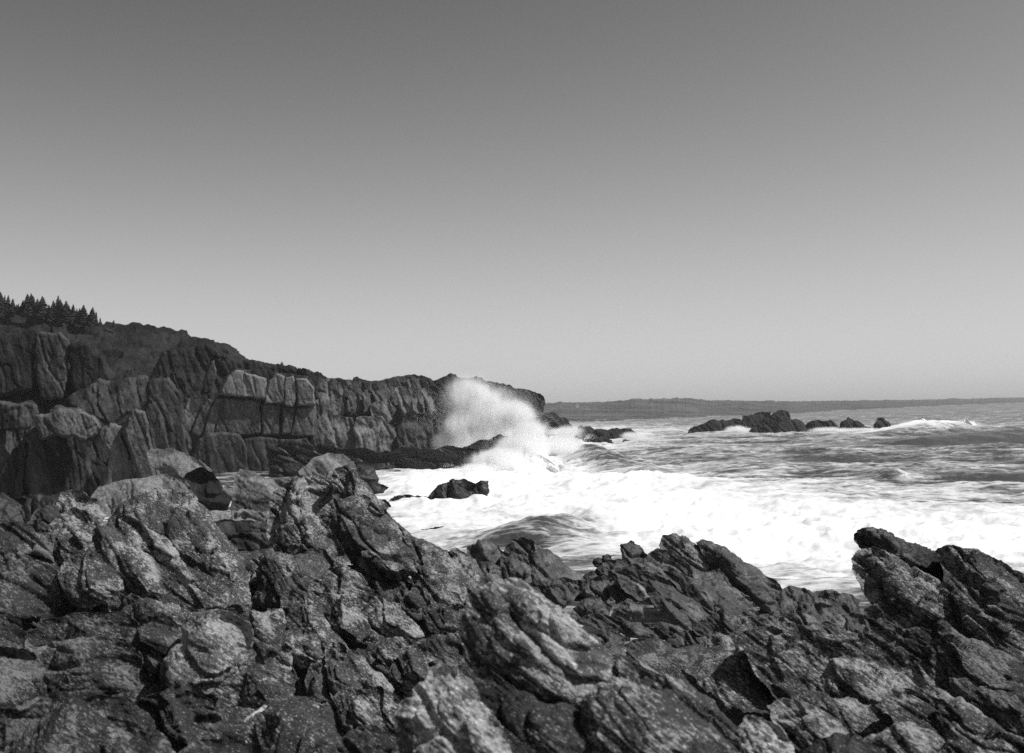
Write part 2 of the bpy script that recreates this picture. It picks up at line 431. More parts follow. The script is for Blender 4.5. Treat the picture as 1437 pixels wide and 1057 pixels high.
def build_sea():
    def hor(px): return CY + 45.5 - (px - CX) * 0.022
    cols = np.arange(-400, 1840, 2.6)
    offs = np.concatenate([np.arange(3.2, 60, 0.5), np.arange(60, 140, 0.62), np.arange(140, 300, 0.85), np.arange(300, 440, 4)])
    PX, OF = np.meshgrid(cols, offs)
    sh = PX.shape
    PXr = PX.ravel(); PYr = hor(PXr) + OF.ravel()
    d = H * FPX / OF.ravel()
    P = at(PXr, PYr, d); P[:, 2] = 0
    x, y = P[:, 0], P[:, 1]
    q = np.stack([x, y, np.zeros_like(x)], 1)
    ca, sa = math.cos(0.22), math.sin(0.22)
    w = y * ca + x * sa; l = -y * sa + x * ca                # w: direction the swell travels, l: along its crests
    far = np.clip(260 / np.maximum(y, 1), 0.12, 1)
    # swell and chop
    wn = w + 5 * pn(q / 60, 3)
    a1 = pn(np.stack([l / 46, wn / 17, 0 * l], 1), 4)
    a2 = pn(np.stack([l / 17, wn / 6.5, 0 * l], 1), 5)
    a3 = pn(np.stack([l / 6.0, wn / 2.5, 0 * l], 1), 6)
    a4 = pn(np.stack([l / 2.2, wn / 1.0, 0 * l], 1), 7)
    crest = lambda n: (1 - np.abs(n) * 2.0)
    h = 0.70 * crest(a1) + 0.55 * a2 + 0.36 * crest(a2) + 0.36 * crest(a3) * (0.7 + a1) + 0.16 * a4 + 0.10 * crest(a4)
    h *= 0.8 * np.clip(0.25 + y / 130, 0.35, 1.0)
    foam = 0.27 + 0.16 * a1 + 0.14 * a2 + 0.10 * a3
    foam += 0.20 * sstep(0.35, 0.9, crest(a2) * 0.6 + crest(a3) * 0.5)
    foam *= far ** 0.3
    # shapes of this particular moment, placed on the sea plane
    def ell(cx, cy, rx, ry, rot=0.0, p=2.0):
        u = PXr - cx; v = PYr - cy
        c, s = math.cos(rot), math.sin(rot)
        return np.exp(-(np.abs((u * c + v * s) / rx) ** p + np.abs((-u * s + v * c) / ry) ** p))
    W1 = fbm(np.stack([l / 9, w / 5, 0 * l], 1), 4, 12)
    surf = 0
    for cx, cy, rx, ry, rot, s in (
            (900, 735, 240, 42, 0.06, 1.5), (1160, 775, 260, 48, 0.06, 1.5), (700, 680, 130, 38, -0.25, 1.4), (590, 690, 70, 22, 0.05, 0.8),
            (640, 745, 90, 40, 0.0, 0.45), (1400, 770, 170, 45, 0.0, 1.2), (780, 625, 80, 22, 0.2, 0.75), (860, 612, 60, 9, 0.1, 0.7),
            (1010, 607, 130, 5, 0.0, 0.6), (1180, 607, 110, 5, 0, 0.45), (1300, 607, 70, 9, -0.05, 0.5),
            (900, 689, 80, 8, 0.02, 0.6), (1290, 700, 200, 8, 0.02, 0.35), (1180, 725, 160, 8, 0.02, 0.5), (570, 785, 100, 25, 0, 0.4),
            (1000, 640, 200, 12, 0.05, 0.06), (840, 690, 130, 10, 0.0, 0.7), (930, 880, 160, 60, 0, 0.25)):
        surf = surf + 0.60 * s * ell(cx, cy, rx, ry, rot, 1.6)
    foam = foam + surf * (1 + 0.55 * W1)
    # clear, dark backs of single waves
    for cx, cy, rx, ry, rot, s in ((785, 757, 100, 17, -0.2, 0.62), (850, 765, 50, 9, -0.1, 0.3), (820, 650, 75, 13, 0.12, 0.75), (700, 738, 60, 6, 0.0, 0.5),
                                   (1390, 628, 90, 9, -0.05, 0.4), (1310, 622, 80, 7, -0.08, 0.35), (1380, 683, 80, 7, 0.0, 0.4), (1255, 690, 45, 6, 0, 0.4),
                                   (1180, 650, 60, 6, 0.0, 0.3), (1000, 655, 60, 5, 0.0, 0.25), (1120, 642, 50, 5, 0.0, 0.25)):
        foam = foam - s * ell(cx, cy, rx, ry, rot)
    def mound(cx, base, rx, hpx, ry, rot=0.0, skew=0.0):
        dd = float(sea_depth(np.array([cx]), np.array([base]))[0])
        g = ell(cx, base, rx, ry, rot)
        return g * hpx * dd / FPX
    h = h + (mound(790, 757, 125, 22, 14, -0.2) * (1 + 0.5 * W1)) + mound(815, 652, 70, 22, 9, 0.15) + mound(765, 640, 22, 8, 6, 0.3)
    h = h + mound(1305, 611, 85, 17, 3.2, -0.06) + mound(1400, 622, 120, 12, 4, -0.05) + mound(1180, 640, 120, 7, 4, 0.03) + mound(1050, 665, 140, 6, 5, 0.04) + mound(960, 640, 110, 6, 4, 0.05) + ((mound(1248, 686, 26, 6, 4, 0.0) + mound(1290, 685, 60, 4, 4) + mound(1215, 686, 50, 3, 4)) * np.clip(1 + 1.6 * W1, 0.3, 1.6)) + mound(1390, 640, 90, 12, 5) + mound(1400, 690, 90, 8, 6)
    h = h + mound(1010, 692, 200, 4, 5) + mound(880, 690, 90, 10, 5) + mound(660, 750, 60, 9, 6)
    foam = foam + 1.3 * ell(1300, 609.5, 68, 2.2, -0.05) + 0.35 * ell(1285, 686, 40, 4) + 0.8 * ell(795, 640, 60, 3, 0.2)
    rough = np.clip(surf, 0, 1)
    h = h + rough * 0.85 * fbm(q / 3.6, 4, 15) + rough * 0.45 * fbm(q / np.array([2.6, 1.3, 1]), 3, 19, 0.6, ridged=True)
    P[:, 2] = h
    idx = np.arange(len(P)).reshape(sh)
    quads = np.stack([idx[:-1, :-1], idx[1:, :-1], idx[1:, 1:], idx[:-1, 1:]], -1).reshape(-1, 4)
    NTRI[0] += 2 * len(quads)
    t = NT('sea_water')
    at_ = t.n('ShaderNodeAttribute'); at_.attribute_name = 'foam'
    geo = t.n('ShaderNodeNewGeometry')
    mp = t.n('ShaderNodeMapping'); mp.inputs['Rotation'].default_value = (0, 0, 0.22); mp.inputs['Scale'].default_value = (0.62, 1, 1)
    t.l(geo.outputs['Position'], mp.inputs[0])
    f1 = t.noise(mp.outputs[0], 0.45, 10, 0.68, 0.8)
    f2 = t.noise(mp.outputs[0], 2.4, 6, 0.65, 0.4)
    fs = t.math('ADD', at_.outputs['Fac'], t.math('ADD', t.math('MULTIPLY', t.math('SUBTRACT', f1, 0.5), 1.5), t.math('MULTIPLY', t.math('SUBTRACT', f2, 0.5), 0.7)))
    mp2 = t.n('ShaderNodeMapping'); mp2.inputs['Rotation'].default_value = (0, 0, -0.55); mp2.inputs['Scale'].default_value = (0.22, 1.6, 1)
    t.l(geo.outputs['Position'], mp2.inputs[0])
    f3 = t.noise(mp2.outputs[0], 1.2, 7, 0.65, 0.6)
    fs = t.math('ADD', fs, t.math('MULTIPLY', t.math('SUBTRACT', f3, 0.5), 1.3))
    fm = t.ramp(fs, 0.22, 0.80)
    wv = t.noise(mp.outputs[0], 1.1, 8, 0.62, 0.3)
    bp = t.n('ShaderNodeBump'); bp.inputs['Strength'].default_value = 0.75; bp.inputs['Distance'].default_value = 0.35
    t.l(t.math('ADD', wv, t.math('MULTIPLY', f2, 0.25)), bp.inputs['Height'])
    wt = t.n('ShaderNodeBsdfPrincipled'); wt.inputs['Base Color'].default_value = G(0.055); wt.inputs['Roughness'].default_value = 0.22
    wt.inputs['IOR'].default_value = 1.33
    t.l(bp.outputs[0], wt.inputs['Normal'])
    fo = t.n('ShaderNodeBsdfPrincipled'); fo.inputs['Roughness'].default_value = 0.9; fo.inputs['Specular IOR Level'].default_value = 0.1
    cv = t.ramp(fs, 0.35, 1.5, 0.5, 0.92); cc = t.n('ShaderNodeCombineColor')
    for i in range(3): t.l(cv, cc.inputs[i])
    t.l(cc.outputs[0], fo.inputs['Base Color'])
    b2 = t.n('ShaderNodeBump'); b2.inputs['Strength'].default_value = 0.35; b2.inputs['Distance'].default_value = 0.2
    t.l(t.math('ADD', f1, f2), b2.inputs['Height']); t.l(b2.outputs[0], fo.inputs['Normal'])
    mx = t.n('ShaderNodeMixShader'); t.l(fm, mx.inputs[0]); t.l(wt.outputs[0], mx.inputs[1]); t.l(fo.outputs[0], mx.inputs[2])
    t.l(mx.outputs[0], t.out.inputs[0])
    o = mesh_obj('sea', P, quads, None, t.m, origin=np.array([0, 60.0, 0]))
    at2 = o.data.attributes.new('foam', 'FLOAT', 'POINT'); at2.data.foreach_set('value', foam.astype(np.float32))
    tag(o, kind='structure')
build_sea()

HILL = [(-160, 440), (-60, 436), (0, 428), (30, 430), (60, 438), (100, 447), (150, 452), (175, 459), (200, 456), (225, 458), (262, 463), (267, 472), (300, 478),
        (310, 485), (325, 487), (340, 500), (365, 512), (388, 514), (393, 512), (420, 518), (440, 523), (460, 530), (500, 531), (520, 535), (560, 540),
        (575, 600), (-60, 660), (-160, 660)]
tag(rock(HILL, 165, 'scrub', 'mass', lean=3.2, T=3, sc_=15, amp=0.8, step=2.0, seed=501, back=60, name='hill', bed=(0.15, -0.3, 0.95), edge=0.06, lump=2.0), kind='structure')


def build_far_shore():
    """low wooded shore across the bay: a slope that climbs from the water to a ragged tree line"""
    top = [(640, 567), (765, 566.5), (790, 565.5), (830, 565), (850, 564), (880, 562), (890, 559.5), (910, 560.5), (940, 559.5), (965, 560), (990, 562), (1040, 563),
           (1100, 563.5), (1160, 563), (1250, 562), (1340, 560.5), (1437, 558), (1700, 552)]
    bot = [(640, 601), (790, 597), (850, 594), (950, 590), (1050, 586), (1150, 580), (1250, 575), (1340, 570), (1437, 566), (1700, 555.5)]
    px = np.arange(640, 1700, 1.0)
    tp = np.interp(px, *zip(*top)); bt = np.interp(px, *zip(*bot))
    e = np.zeros_like(px); q = np.stack([px / 9, 0 * px, 0 * px], 1)
    tp = tp - 2.6 * np.abs(fbm(q, 4, 3, 0.7)) - 2.2 * np.maximum(0, pn(q * 0.3, 9))
    d0 = np.minimum(sea_depth(px, bt), 3000)
    vs = np.linspace(0, 1, 40)
    PX = np.broadcast_to(px, (40, len(px))); V = np.broadcast_to(vs[:, None], PX.shape)
    PY = bt * (1 - V) + tp * V; D = d0 * (1 + V * 0.75)
    P = at(PX.ravel(), PY.ravel(), D.ravel())
    n = fbm(P / np.array([9, 14, 6]), 4, 60, 0.65)
    P[:, 2] += n * 1.1 * np.clip(V.ravel() * 6, 0, 1); P[V.ravel() == 0, 2] = -1
    back = P[-len(px):].copy(); back[:, 1] *= 1.3; back[:, 0] *= 1.3; back[:, 2] = -1
    P = np.concatenate([P, back]); idx = np.arange(len(P)).reshape(41, len(px))
    qd = np.stack([idx[:-1, :-1], idx[:-1, 1:], idx[1:, 1:], idx[1:, :-1]], -1).reshape(-1, 4)
    NTRI[0] += 2 * len(qd)
    tag(mesh_obj('far_hill', P, qd, None, MAT['wood']), kind='structure')
build_far_shore()

# ---------------------------------------------------------------- cliffs and far rocks
V1 = (0.93, 0.25, 0.28); HJ = (0.1, -0.15, 0.98)
CL = dict(kind='block', lean=0.22, grain=1.6, bed=V1, joint=HJ, sc_=9, step=1.5, amp=0.8)
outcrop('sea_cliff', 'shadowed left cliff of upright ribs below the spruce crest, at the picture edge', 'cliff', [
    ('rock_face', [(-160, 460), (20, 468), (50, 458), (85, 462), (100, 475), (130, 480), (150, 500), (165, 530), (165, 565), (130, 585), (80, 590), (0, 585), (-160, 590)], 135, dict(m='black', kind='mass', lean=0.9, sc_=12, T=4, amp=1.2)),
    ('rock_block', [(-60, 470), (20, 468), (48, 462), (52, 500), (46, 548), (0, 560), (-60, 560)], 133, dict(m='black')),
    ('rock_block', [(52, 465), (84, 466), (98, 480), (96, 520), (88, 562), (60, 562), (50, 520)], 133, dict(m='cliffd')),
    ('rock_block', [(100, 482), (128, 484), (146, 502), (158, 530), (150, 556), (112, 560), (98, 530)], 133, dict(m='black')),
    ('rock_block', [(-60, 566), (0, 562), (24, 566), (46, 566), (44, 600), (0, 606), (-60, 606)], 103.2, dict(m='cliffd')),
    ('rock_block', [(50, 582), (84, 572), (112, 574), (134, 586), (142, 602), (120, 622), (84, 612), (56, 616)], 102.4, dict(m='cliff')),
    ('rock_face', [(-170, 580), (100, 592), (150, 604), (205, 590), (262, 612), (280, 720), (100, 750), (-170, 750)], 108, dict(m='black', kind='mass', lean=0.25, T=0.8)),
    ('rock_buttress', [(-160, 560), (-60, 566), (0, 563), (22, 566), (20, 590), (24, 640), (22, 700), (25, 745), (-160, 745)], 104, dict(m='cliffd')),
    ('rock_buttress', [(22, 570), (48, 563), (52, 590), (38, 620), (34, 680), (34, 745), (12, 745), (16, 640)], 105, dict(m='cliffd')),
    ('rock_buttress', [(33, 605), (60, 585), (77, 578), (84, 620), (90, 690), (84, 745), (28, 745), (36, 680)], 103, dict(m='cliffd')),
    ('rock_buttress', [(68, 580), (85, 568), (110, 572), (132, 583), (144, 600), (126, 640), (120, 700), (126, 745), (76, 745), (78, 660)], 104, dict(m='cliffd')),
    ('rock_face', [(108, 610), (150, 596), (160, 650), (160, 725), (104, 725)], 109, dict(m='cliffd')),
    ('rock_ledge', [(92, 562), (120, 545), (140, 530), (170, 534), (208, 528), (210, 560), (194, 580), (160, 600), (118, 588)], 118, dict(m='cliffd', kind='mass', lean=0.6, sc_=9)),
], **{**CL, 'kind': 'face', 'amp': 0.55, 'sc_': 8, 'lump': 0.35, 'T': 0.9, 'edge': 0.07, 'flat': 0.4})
outcrop('leaning_slab', 'pair of narrow slabs leaning against the dark slab left of centre cliff', 'rock slab', [
    ('slab', [(146, 602), (155, 593), (170, 597), (178, 625), (192, 668), (187, 700), (160, 700), (153, 645)], 97, dict(m='cliffp')),
    ('slab', [(170, 605), (178, 590), (190, 572), (203, 577), (209, 605), (222, 650), (226, 680), (192, 684), (183, 640)], 96, dict(m='cliff'))], **{**CL, 'T': 0.9, 'kind': 'face', 'amp': 0.4, 'lump': 0.25, 'edge': 0.06, 'flat': 0.4})
outcrop('rock_tower', 'tall dark broad slab leaning left, between the narrow slabs and the jointed block cliff', 'rock slab', [
    ('rock_tower', [(202, 575), (204, 545), (214, 531), (236, 529), (247, 545), (260, 580), (269, 620), (274, 690), (250, 700), (222, 690), (208, 610)], 101, dict(m='cliffd', T=1.2, **{**CL, 'kind': 'face', 'amp': 0.45, 'lump': 0.3, 'edge': 0.05, 'flat': 0.4}))])
BK = dict(CL); BK.update(kind='face', T=0.55, sc_=6, edge=0.045, lean=0.12, lump=0.2, amp=0.4, rough_edge=0.05, flat=0.45)
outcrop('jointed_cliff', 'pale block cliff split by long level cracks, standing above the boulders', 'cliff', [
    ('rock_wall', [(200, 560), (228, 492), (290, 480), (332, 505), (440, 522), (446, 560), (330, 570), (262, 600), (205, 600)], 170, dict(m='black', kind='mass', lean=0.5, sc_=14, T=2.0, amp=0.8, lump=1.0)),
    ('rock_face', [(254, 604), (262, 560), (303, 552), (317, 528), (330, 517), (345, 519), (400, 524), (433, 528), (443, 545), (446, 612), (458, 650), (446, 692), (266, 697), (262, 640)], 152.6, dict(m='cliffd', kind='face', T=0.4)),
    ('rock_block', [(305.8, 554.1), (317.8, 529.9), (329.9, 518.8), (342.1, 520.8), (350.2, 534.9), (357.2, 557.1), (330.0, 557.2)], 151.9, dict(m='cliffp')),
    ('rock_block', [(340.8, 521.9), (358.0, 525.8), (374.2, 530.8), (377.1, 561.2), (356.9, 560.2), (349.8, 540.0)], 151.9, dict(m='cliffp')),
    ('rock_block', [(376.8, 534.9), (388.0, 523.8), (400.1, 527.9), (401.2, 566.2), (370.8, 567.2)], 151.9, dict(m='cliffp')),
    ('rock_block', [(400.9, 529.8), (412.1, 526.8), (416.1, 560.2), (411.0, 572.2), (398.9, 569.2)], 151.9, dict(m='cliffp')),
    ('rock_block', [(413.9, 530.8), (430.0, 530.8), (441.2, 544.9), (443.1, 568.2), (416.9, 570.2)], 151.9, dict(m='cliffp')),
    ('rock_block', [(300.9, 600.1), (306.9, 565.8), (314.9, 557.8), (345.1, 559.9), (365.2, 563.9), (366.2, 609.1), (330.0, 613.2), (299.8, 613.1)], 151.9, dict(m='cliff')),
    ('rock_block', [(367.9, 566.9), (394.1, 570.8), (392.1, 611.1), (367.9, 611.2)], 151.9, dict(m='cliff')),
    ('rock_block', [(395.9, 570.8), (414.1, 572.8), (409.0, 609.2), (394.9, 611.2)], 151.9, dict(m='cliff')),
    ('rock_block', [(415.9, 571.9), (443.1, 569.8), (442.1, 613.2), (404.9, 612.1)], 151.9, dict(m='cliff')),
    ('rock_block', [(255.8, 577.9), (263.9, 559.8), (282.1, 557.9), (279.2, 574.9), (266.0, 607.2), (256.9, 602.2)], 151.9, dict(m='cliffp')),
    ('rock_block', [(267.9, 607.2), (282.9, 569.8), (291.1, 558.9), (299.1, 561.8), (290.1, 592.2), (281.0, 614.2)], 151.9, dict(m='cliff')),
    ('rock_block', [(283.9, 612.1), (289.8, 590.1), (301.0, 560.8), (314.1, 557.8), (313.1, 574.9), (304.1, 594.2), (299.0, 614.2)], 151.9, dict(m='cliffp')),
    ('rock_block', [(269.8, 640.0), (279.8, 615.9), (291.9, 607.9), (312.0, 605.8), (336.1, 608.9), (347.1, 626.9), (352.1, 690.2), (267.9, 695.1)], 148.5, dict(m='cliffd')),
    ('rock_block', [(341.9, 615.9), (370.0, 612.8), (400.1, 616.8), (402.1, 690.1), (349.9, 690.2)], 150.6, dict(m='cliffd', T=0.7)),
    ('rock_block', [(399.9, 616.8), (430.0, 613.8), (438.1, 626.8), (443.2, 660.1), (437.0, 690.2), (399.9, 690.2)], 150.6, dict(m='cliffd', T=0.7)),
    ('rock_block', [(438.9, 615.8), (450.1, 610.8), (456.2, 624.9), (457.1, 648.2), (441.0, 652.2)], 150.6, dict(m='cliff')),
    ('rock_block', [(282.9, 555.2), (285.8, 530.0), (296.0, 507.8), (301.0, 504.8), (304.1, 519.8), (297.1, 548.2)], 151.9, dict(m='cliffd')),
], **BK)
N_ = dict(CL); N_.update(T=0.9, sc_=7, lump=0.6, lean=0.3, edge=0.08)
parts = [
    ('rock_face', [(438, 527), (470, 531), (540, 532), (562, 528), (580, 529), (600, 536), (610, 560), (614, 600), (608, 636), (436, 640)], 185, dict(kind='mass', lean=0.35, T=1.2, sc_=9, m='cliff', lump=1.0)),
    ('rock_block', [(444, 542), (460, 534), (478, 536), (483, 580), (465, 592), (444, 588)], 184.5, dict(m='cliff')),
    ('rock_block', [(483, 541), (505, 537), (506, 575), (495, 582), (485, 578)], 185, dict(m='cliff')),
    ('rock_block', [(506, 550), (520, 547), (522, 578), (508, 582)], 184.5, dict(m='cliff')),
    ('rock_block', [(520, 540), (546, 532), (552, 560), (530, 570)], 186, dict(m='cliff')),
    ('rock_block', [(519, 568), (545, 558), (556, 575), (543, 597), (524, 592)], 183, dict(m='cliffp', kind='dome')),
    ('rock_block', [(442, 634), (444, 590), (455, 572), (470, 582), (495, 586), (502, 605), (502, 634)], 180, dict(m='cliffp', kind='dome')),
    ('rock_block', [(497, 634), (496, 600), (500, 586), (520, 584), (540, 592), (553, 600), (557, 612), (548, 634)], 179, dict(m='cliffp', kind='block')),
    ('rock_block', [(554, 634), (557, 598), (570, 578), (600, 576), (617, 580), (614, 612), (610, 634)], 182, dict(m='cliffd')),
]
for k in range(5):
    x0 = 553 + 9.5 * k
    parts.append(('rock_rib', [(x0, 546), (x0 + 5, 541 + k * .8), (x0 + 10, 544 + k), (x0 + 18, 566), (x0 + 21, 586), (x0 + 12, 584), (x0 + 5, 566)], 184, dict(m='cliffp' if k % 2 == 0 else 'cliff', T=0.7)))
outcrop('broken_cliff', 'lower cliff of broken blocks and ribs between the jointed cliff and the spray', 'cliff', parts, **N_)
outcrop('headland', 'far dark rounded headland behind the tall spray', 'headland', [
    ('headland_top', [(548, 548), (560, 528), (582, 525), (596, 527), (606, 534), (620, 530), (633, 524), (645, 530), (665, 528), (685, 535), (700, 538), (715, 540), (722, 545), (745, 548), (758, 552), (766, 565), (763, 578), (752, 592), (762, 610), (700, 640), (560, 640)], 232, dict(lean=0.9, T=4)),
    ('headland_foot', [(728, 612), (735, 585), (752, 577), (766, 580), (776, 578), (796, 588), (804, 600), (800, 612)], 222, dict(kind='dome', lean=0.6)),
    ('headland_foot', [(745, 622), (748, 606), (762, 602), (772, 606), (771, 620)], 210, dict(kind='dome'))], m='head', kind='mass', sc_=9, step=1.4, bed=(0.8, 0.1, 0.6), joint=HJ, lump=1.1)
PT = dict(m='islet', kind='mass', sc_=5, step=1.2, lean=0.5)
outcrop('rock_point', 'low dark rock point running out from the headland foot into the surf', 'rock', [
    ('rock_ledge', [(806, 614), (811, 598), (826, 598), (830, 605), (870, 602), (885, 601), (893, 609), (872, 620), (830, 622)], None),
    ('rock_ledge', [(800, 607), (812, 604), (830, 612), (850, 612), (862, 622), (856, 629), (840, 627), (820, 620)], None),
    ('rock_ledge', [(878, 612), (884, 604), (892, 606), (899, 615), (888, 615)], None)], **PT)
for poly, lab in (([(862, 622), (863, 618), (870, 617), (872, 621), (868, 623)], 'tiny square rock awash just right of the low point'),
                  ([(873, 622), (874, 617), (884, 618), (888, 622), (880, 625)], 'flat little rock awash between tiny square rock and rounded rock'),
                  ([(893, 623), (899, 617), (908, 616), (913, 621), (906, 624), (898, 625)], 'small rounded rock in foam off the low point'),
                  ([(918, 622), (921, 619), (925, 621), (923, 624)], 'outermost speck of rock in foam off the low point')):
    outcrop('sea_rock', lab, 'rock', [('r', poly, None)], group='rocks awash off the headland', **{**PT, 'step': 0.9, 'sc_': 3})
outcrop('wet_ledge', 'long black wet ledge with flat top below the broken cliff, washed by surf', 'rock ledge', [
    ('ledge', [(372, 628), (440, 626), (490, 628), (560, 628), (605, 630), (650, 629), (676, 634), (672, 650), (655, 668), (618, 675), (590, 672), (540, 671), (515, 676), (470, 690), (372, 700)], 140, dict(kind='block', T=1.0, lean=0.12)),
    ('ledge_hump', [(628, 636), (650, 628), (680, 617), (700, 609), (712, 612), (717, 616), (702, 626), (684, 640), (660, 650), (640, 650)], 143, dict(kind='mass', T=1.0)),
    ('ledge_toe', [(534, 674), (545, 664), (562, 660), (577, 668), (566, 674)], 134, dict(kind='dome')),
    ('ledge_toe', [(565, 676), (590, 660), (612, 664), (618, 674), (600, 678)], 135, dict(kind='dome'))], m='wet', sc_=8, step=1.4, bed=(0.2, -0.2, 0.95), joint=V1, amp=0.8)
BD = dict(m='bould', kind='dome', sc_=16, amp=0.35, lump=0.5, edge=0.22, step=1.4, rough_edge=0.05)
outcrop('boulder', 'largest pale boulder with split side coloured dark for its shade, perched below the leaning slabs', 'boulder', [
    ('boulder', [(205, 637), (211, 630), (240, 629), (260, 636), (283, 648), (298, 660), (290, 676), (268, 690), (250, 680), (240, 668), (222, 660), (214, 656)], 80, dict(lean=0.8)),
    ('split_side', [(248, 682), (262, 664), (282, 655), (300, 664), (324, 702), (320, 716), (290, 722), (262, 712)], 79, dict(m='black', kind='block', lean=0.1))], **BD)  # the side's shade comes from its near-black colour
outcrop('boulder', 'small dark three-cornered slab leaning at the foot of the left cliff ribs', 'boulder', [('b', [(132, 694), (142, 668), (152, 654), (158, 662), (157, 690), (146, 698)], 88, dict(kind='face', m='cliffd'))], **BD)
outcrop('boulder', 'long low rounded pale rock lying under the largest boulder', 'boulder', [('b', [(118, 708), (140, 682), (170, 674), (200, 671), (230, 665), (262, 675), (272, 692), (240, 715), (185, 730), (135, 725)], 74, dict(lean=0.8))], **BD)
outcrop('boulder', 'sharp-edged pale boulder with narrow dark left face, between largest boulder and mid rocks', 'boulder', [('b', [(329, 705), (329, 668), (337, 658), (355, 662), (376, 672), (400, 671), (424, 668), (428, 690), (400, 712), (345, 712)], 72, dict(lean=0.5))], **BD)
outcrop('boulder', 'small pale stone wedged right of the split boulder', 'boulder', [('b', [(311, 688), (317, 681), (327, 684), (331, 694), (325, 702), (315, 699)], 76)], **BD)
outcrop('boulder', 'pale slanting boulder behind the peak of the mid rocks', 'boulder', [('b', [(418, 662), (440, 642), (460, 635), (480, 637), (497, 648), (502, 664), (470, 680), (430, 680)], 90, dict(lean=0.8))], **BD)
outcrop('boulder', 'black wet rounded rock beside the pale slanting boulder at the water', 'boulder', [
    ('b', [(484, 654), (498, 646), (512, 648), (524, 656), (532, 672), (530, 690), (500, 700), (472, 690)], 92),
    ('toe', [(515, 690), (522, 676), (533, 678), (545, 684), (538, 692), (520, 696)], 91)], **{**BD, 'm': 'wet'})
outcrop('flat_ledge', 'flat-topped ledge with dark hollow under it, between the two near rock masses', 'rock ledge', [
    ('ledge_top', [(288, 728), (294, 717), (330, 715), (378, 717), (392, 725), (370, 732), (330, 733), (296, 736)], 44, dict(m='bould', kind='block', lean=0.8, T=0.3)),
    ('ledge_wall', [(290, 734), (320, 726), (390, 726), (396, 770), (330, 775), (295, 760)], 45.5, dict(m='cliffd', kind='block'))], sc_=12, step=1.5)
outcrop('boulder', 'low dark stone on the flat-topped ledge under the sharp-edged boulder', 'boulder', [('b', [(322, 716), (326, 702), (350, 702), (378, 703), (384, 716), (350, 722)], 52)], **{**BD, 'm': 'cliff'})
WT = dict(m='wet', kind='dome', sc_=9, step=1.3, lump=1.4)
outcrop('sea_rock', 'big black rock standing in the white surf below the wet ledge', 'rock', [
    ('rock_mass', [(600, 697), (608, 688), (616, 680), (632, 673), (650, 672), (668, 679), (680, 684), (684, 695), (676, 708), (668, 718), (625, 718), (608, 705)], 93.5),
    ('rock_knob', [(664, 690), (668, 678), (677, 674), (685, 675), (686, 688), (680, 700), (670, 700)], 93)], **WT)
outcrop('sea_rock', 'low black rock tailing off left of the big rock in the surf', 'rock', [('r', [(545, 704), (555, 697), (580, 696), (604, 700), (612, 712), (592, 718), (570, 710)], 95)], **WT)
outcrop('sea_rock', 'half-drowned dark rock with surf pouring over it, nearest the mid rocks', 'rock', [('r', [(578, 753), (586, 745), (602, 742), (640, 742), (662, 750), (640, 757), (600, 758)], 72)], **WT)
for poly, lab in (([(758, 676), (766, 668), (780, 667), (800, 670), (796, 677), (775, 680)], 'dark awash rock under the smooth dark wave, left one'),
                  ([(800, 674), (808, 666), (820, 668), (828, 675), (814, 679)], 'dark awash rock under the smooth dark wave, right one'),
                  ([(853, 680), (862, 673), (874, 676), (880, 682), (866, 684)], 'small rock awash at the edge of the white surf, mid right'),
                  ([(905, 682), (918, 677), (935, 680), (958, 678), (950, 685), (920, 686)], 'flat rock awash at the right end of the breaking surf line')):
    outcrop('sea_rock', lab, 'rock', [('r', poly, None)], group='rocks awash in the surf', **{**WT, 'step': 0.9, 'sc_': 4})
IS = dict(m='islet', kind='mass', sc_=6, step=1.0, lean=0.35, bed=(0.9, 0.1, 0.4), joint=HJ, amp=0.9)
for poly, d, lab in (([(962, 612), (968, 602), (985, 595), (1010, 590), (1030, 587), (1041, 590), (1046, 602), (1010, 614)], 308, 'long low islet at the left end of the offshore rocks'),
                     ([(1038, 604), (1042, 583), (1060, 580), (1082, 578), (1088, 604)], 335, 'flat-topped islet behind the highest offshore rock'),
                     ([(1047, 616), (1055, 600), (1070, 588), (1085, 580), (1094, 575), (1106, 578), (1110, 588), (1125, 591), (1132, 600), (1126, 612), (1090, 613), (1070, 616)], 285, 'highest humped islet of the offshore rocks'),
                     ([(1122, 612), (1130, 597), (1145, 590), (1165, 589), (1174, 596), (1182, 604), (1165, 609), (1145, 612)], 290, 'low islet just right of the highest offshore rock'),
                     ([(1172, 607), (1180, 592), (1187, 589), (1191, 585), (1198, 590), (1205, 591), (1214, 599), (1222, 600), (1230, 610), (1200, 609)], 290, 'peaked islet with slope falling to the right'),
                     ([(1225, 606), (1226, 596), (1231, 587), (1240, 586), (1250, 595), (1249, 608), (1238, 610)], 288, 'round-headed islet beside the long breaking wave'),
                     ([(1286, 596), (1289, 588), (1294, 586), (1298, 590), (1297, 596)], 330, 'tiny dark rock behind the long breaking wave')):
    outcrop('islet', lab, 'islet', [('r', poly, d)], group='offshore rock islets', **IS)

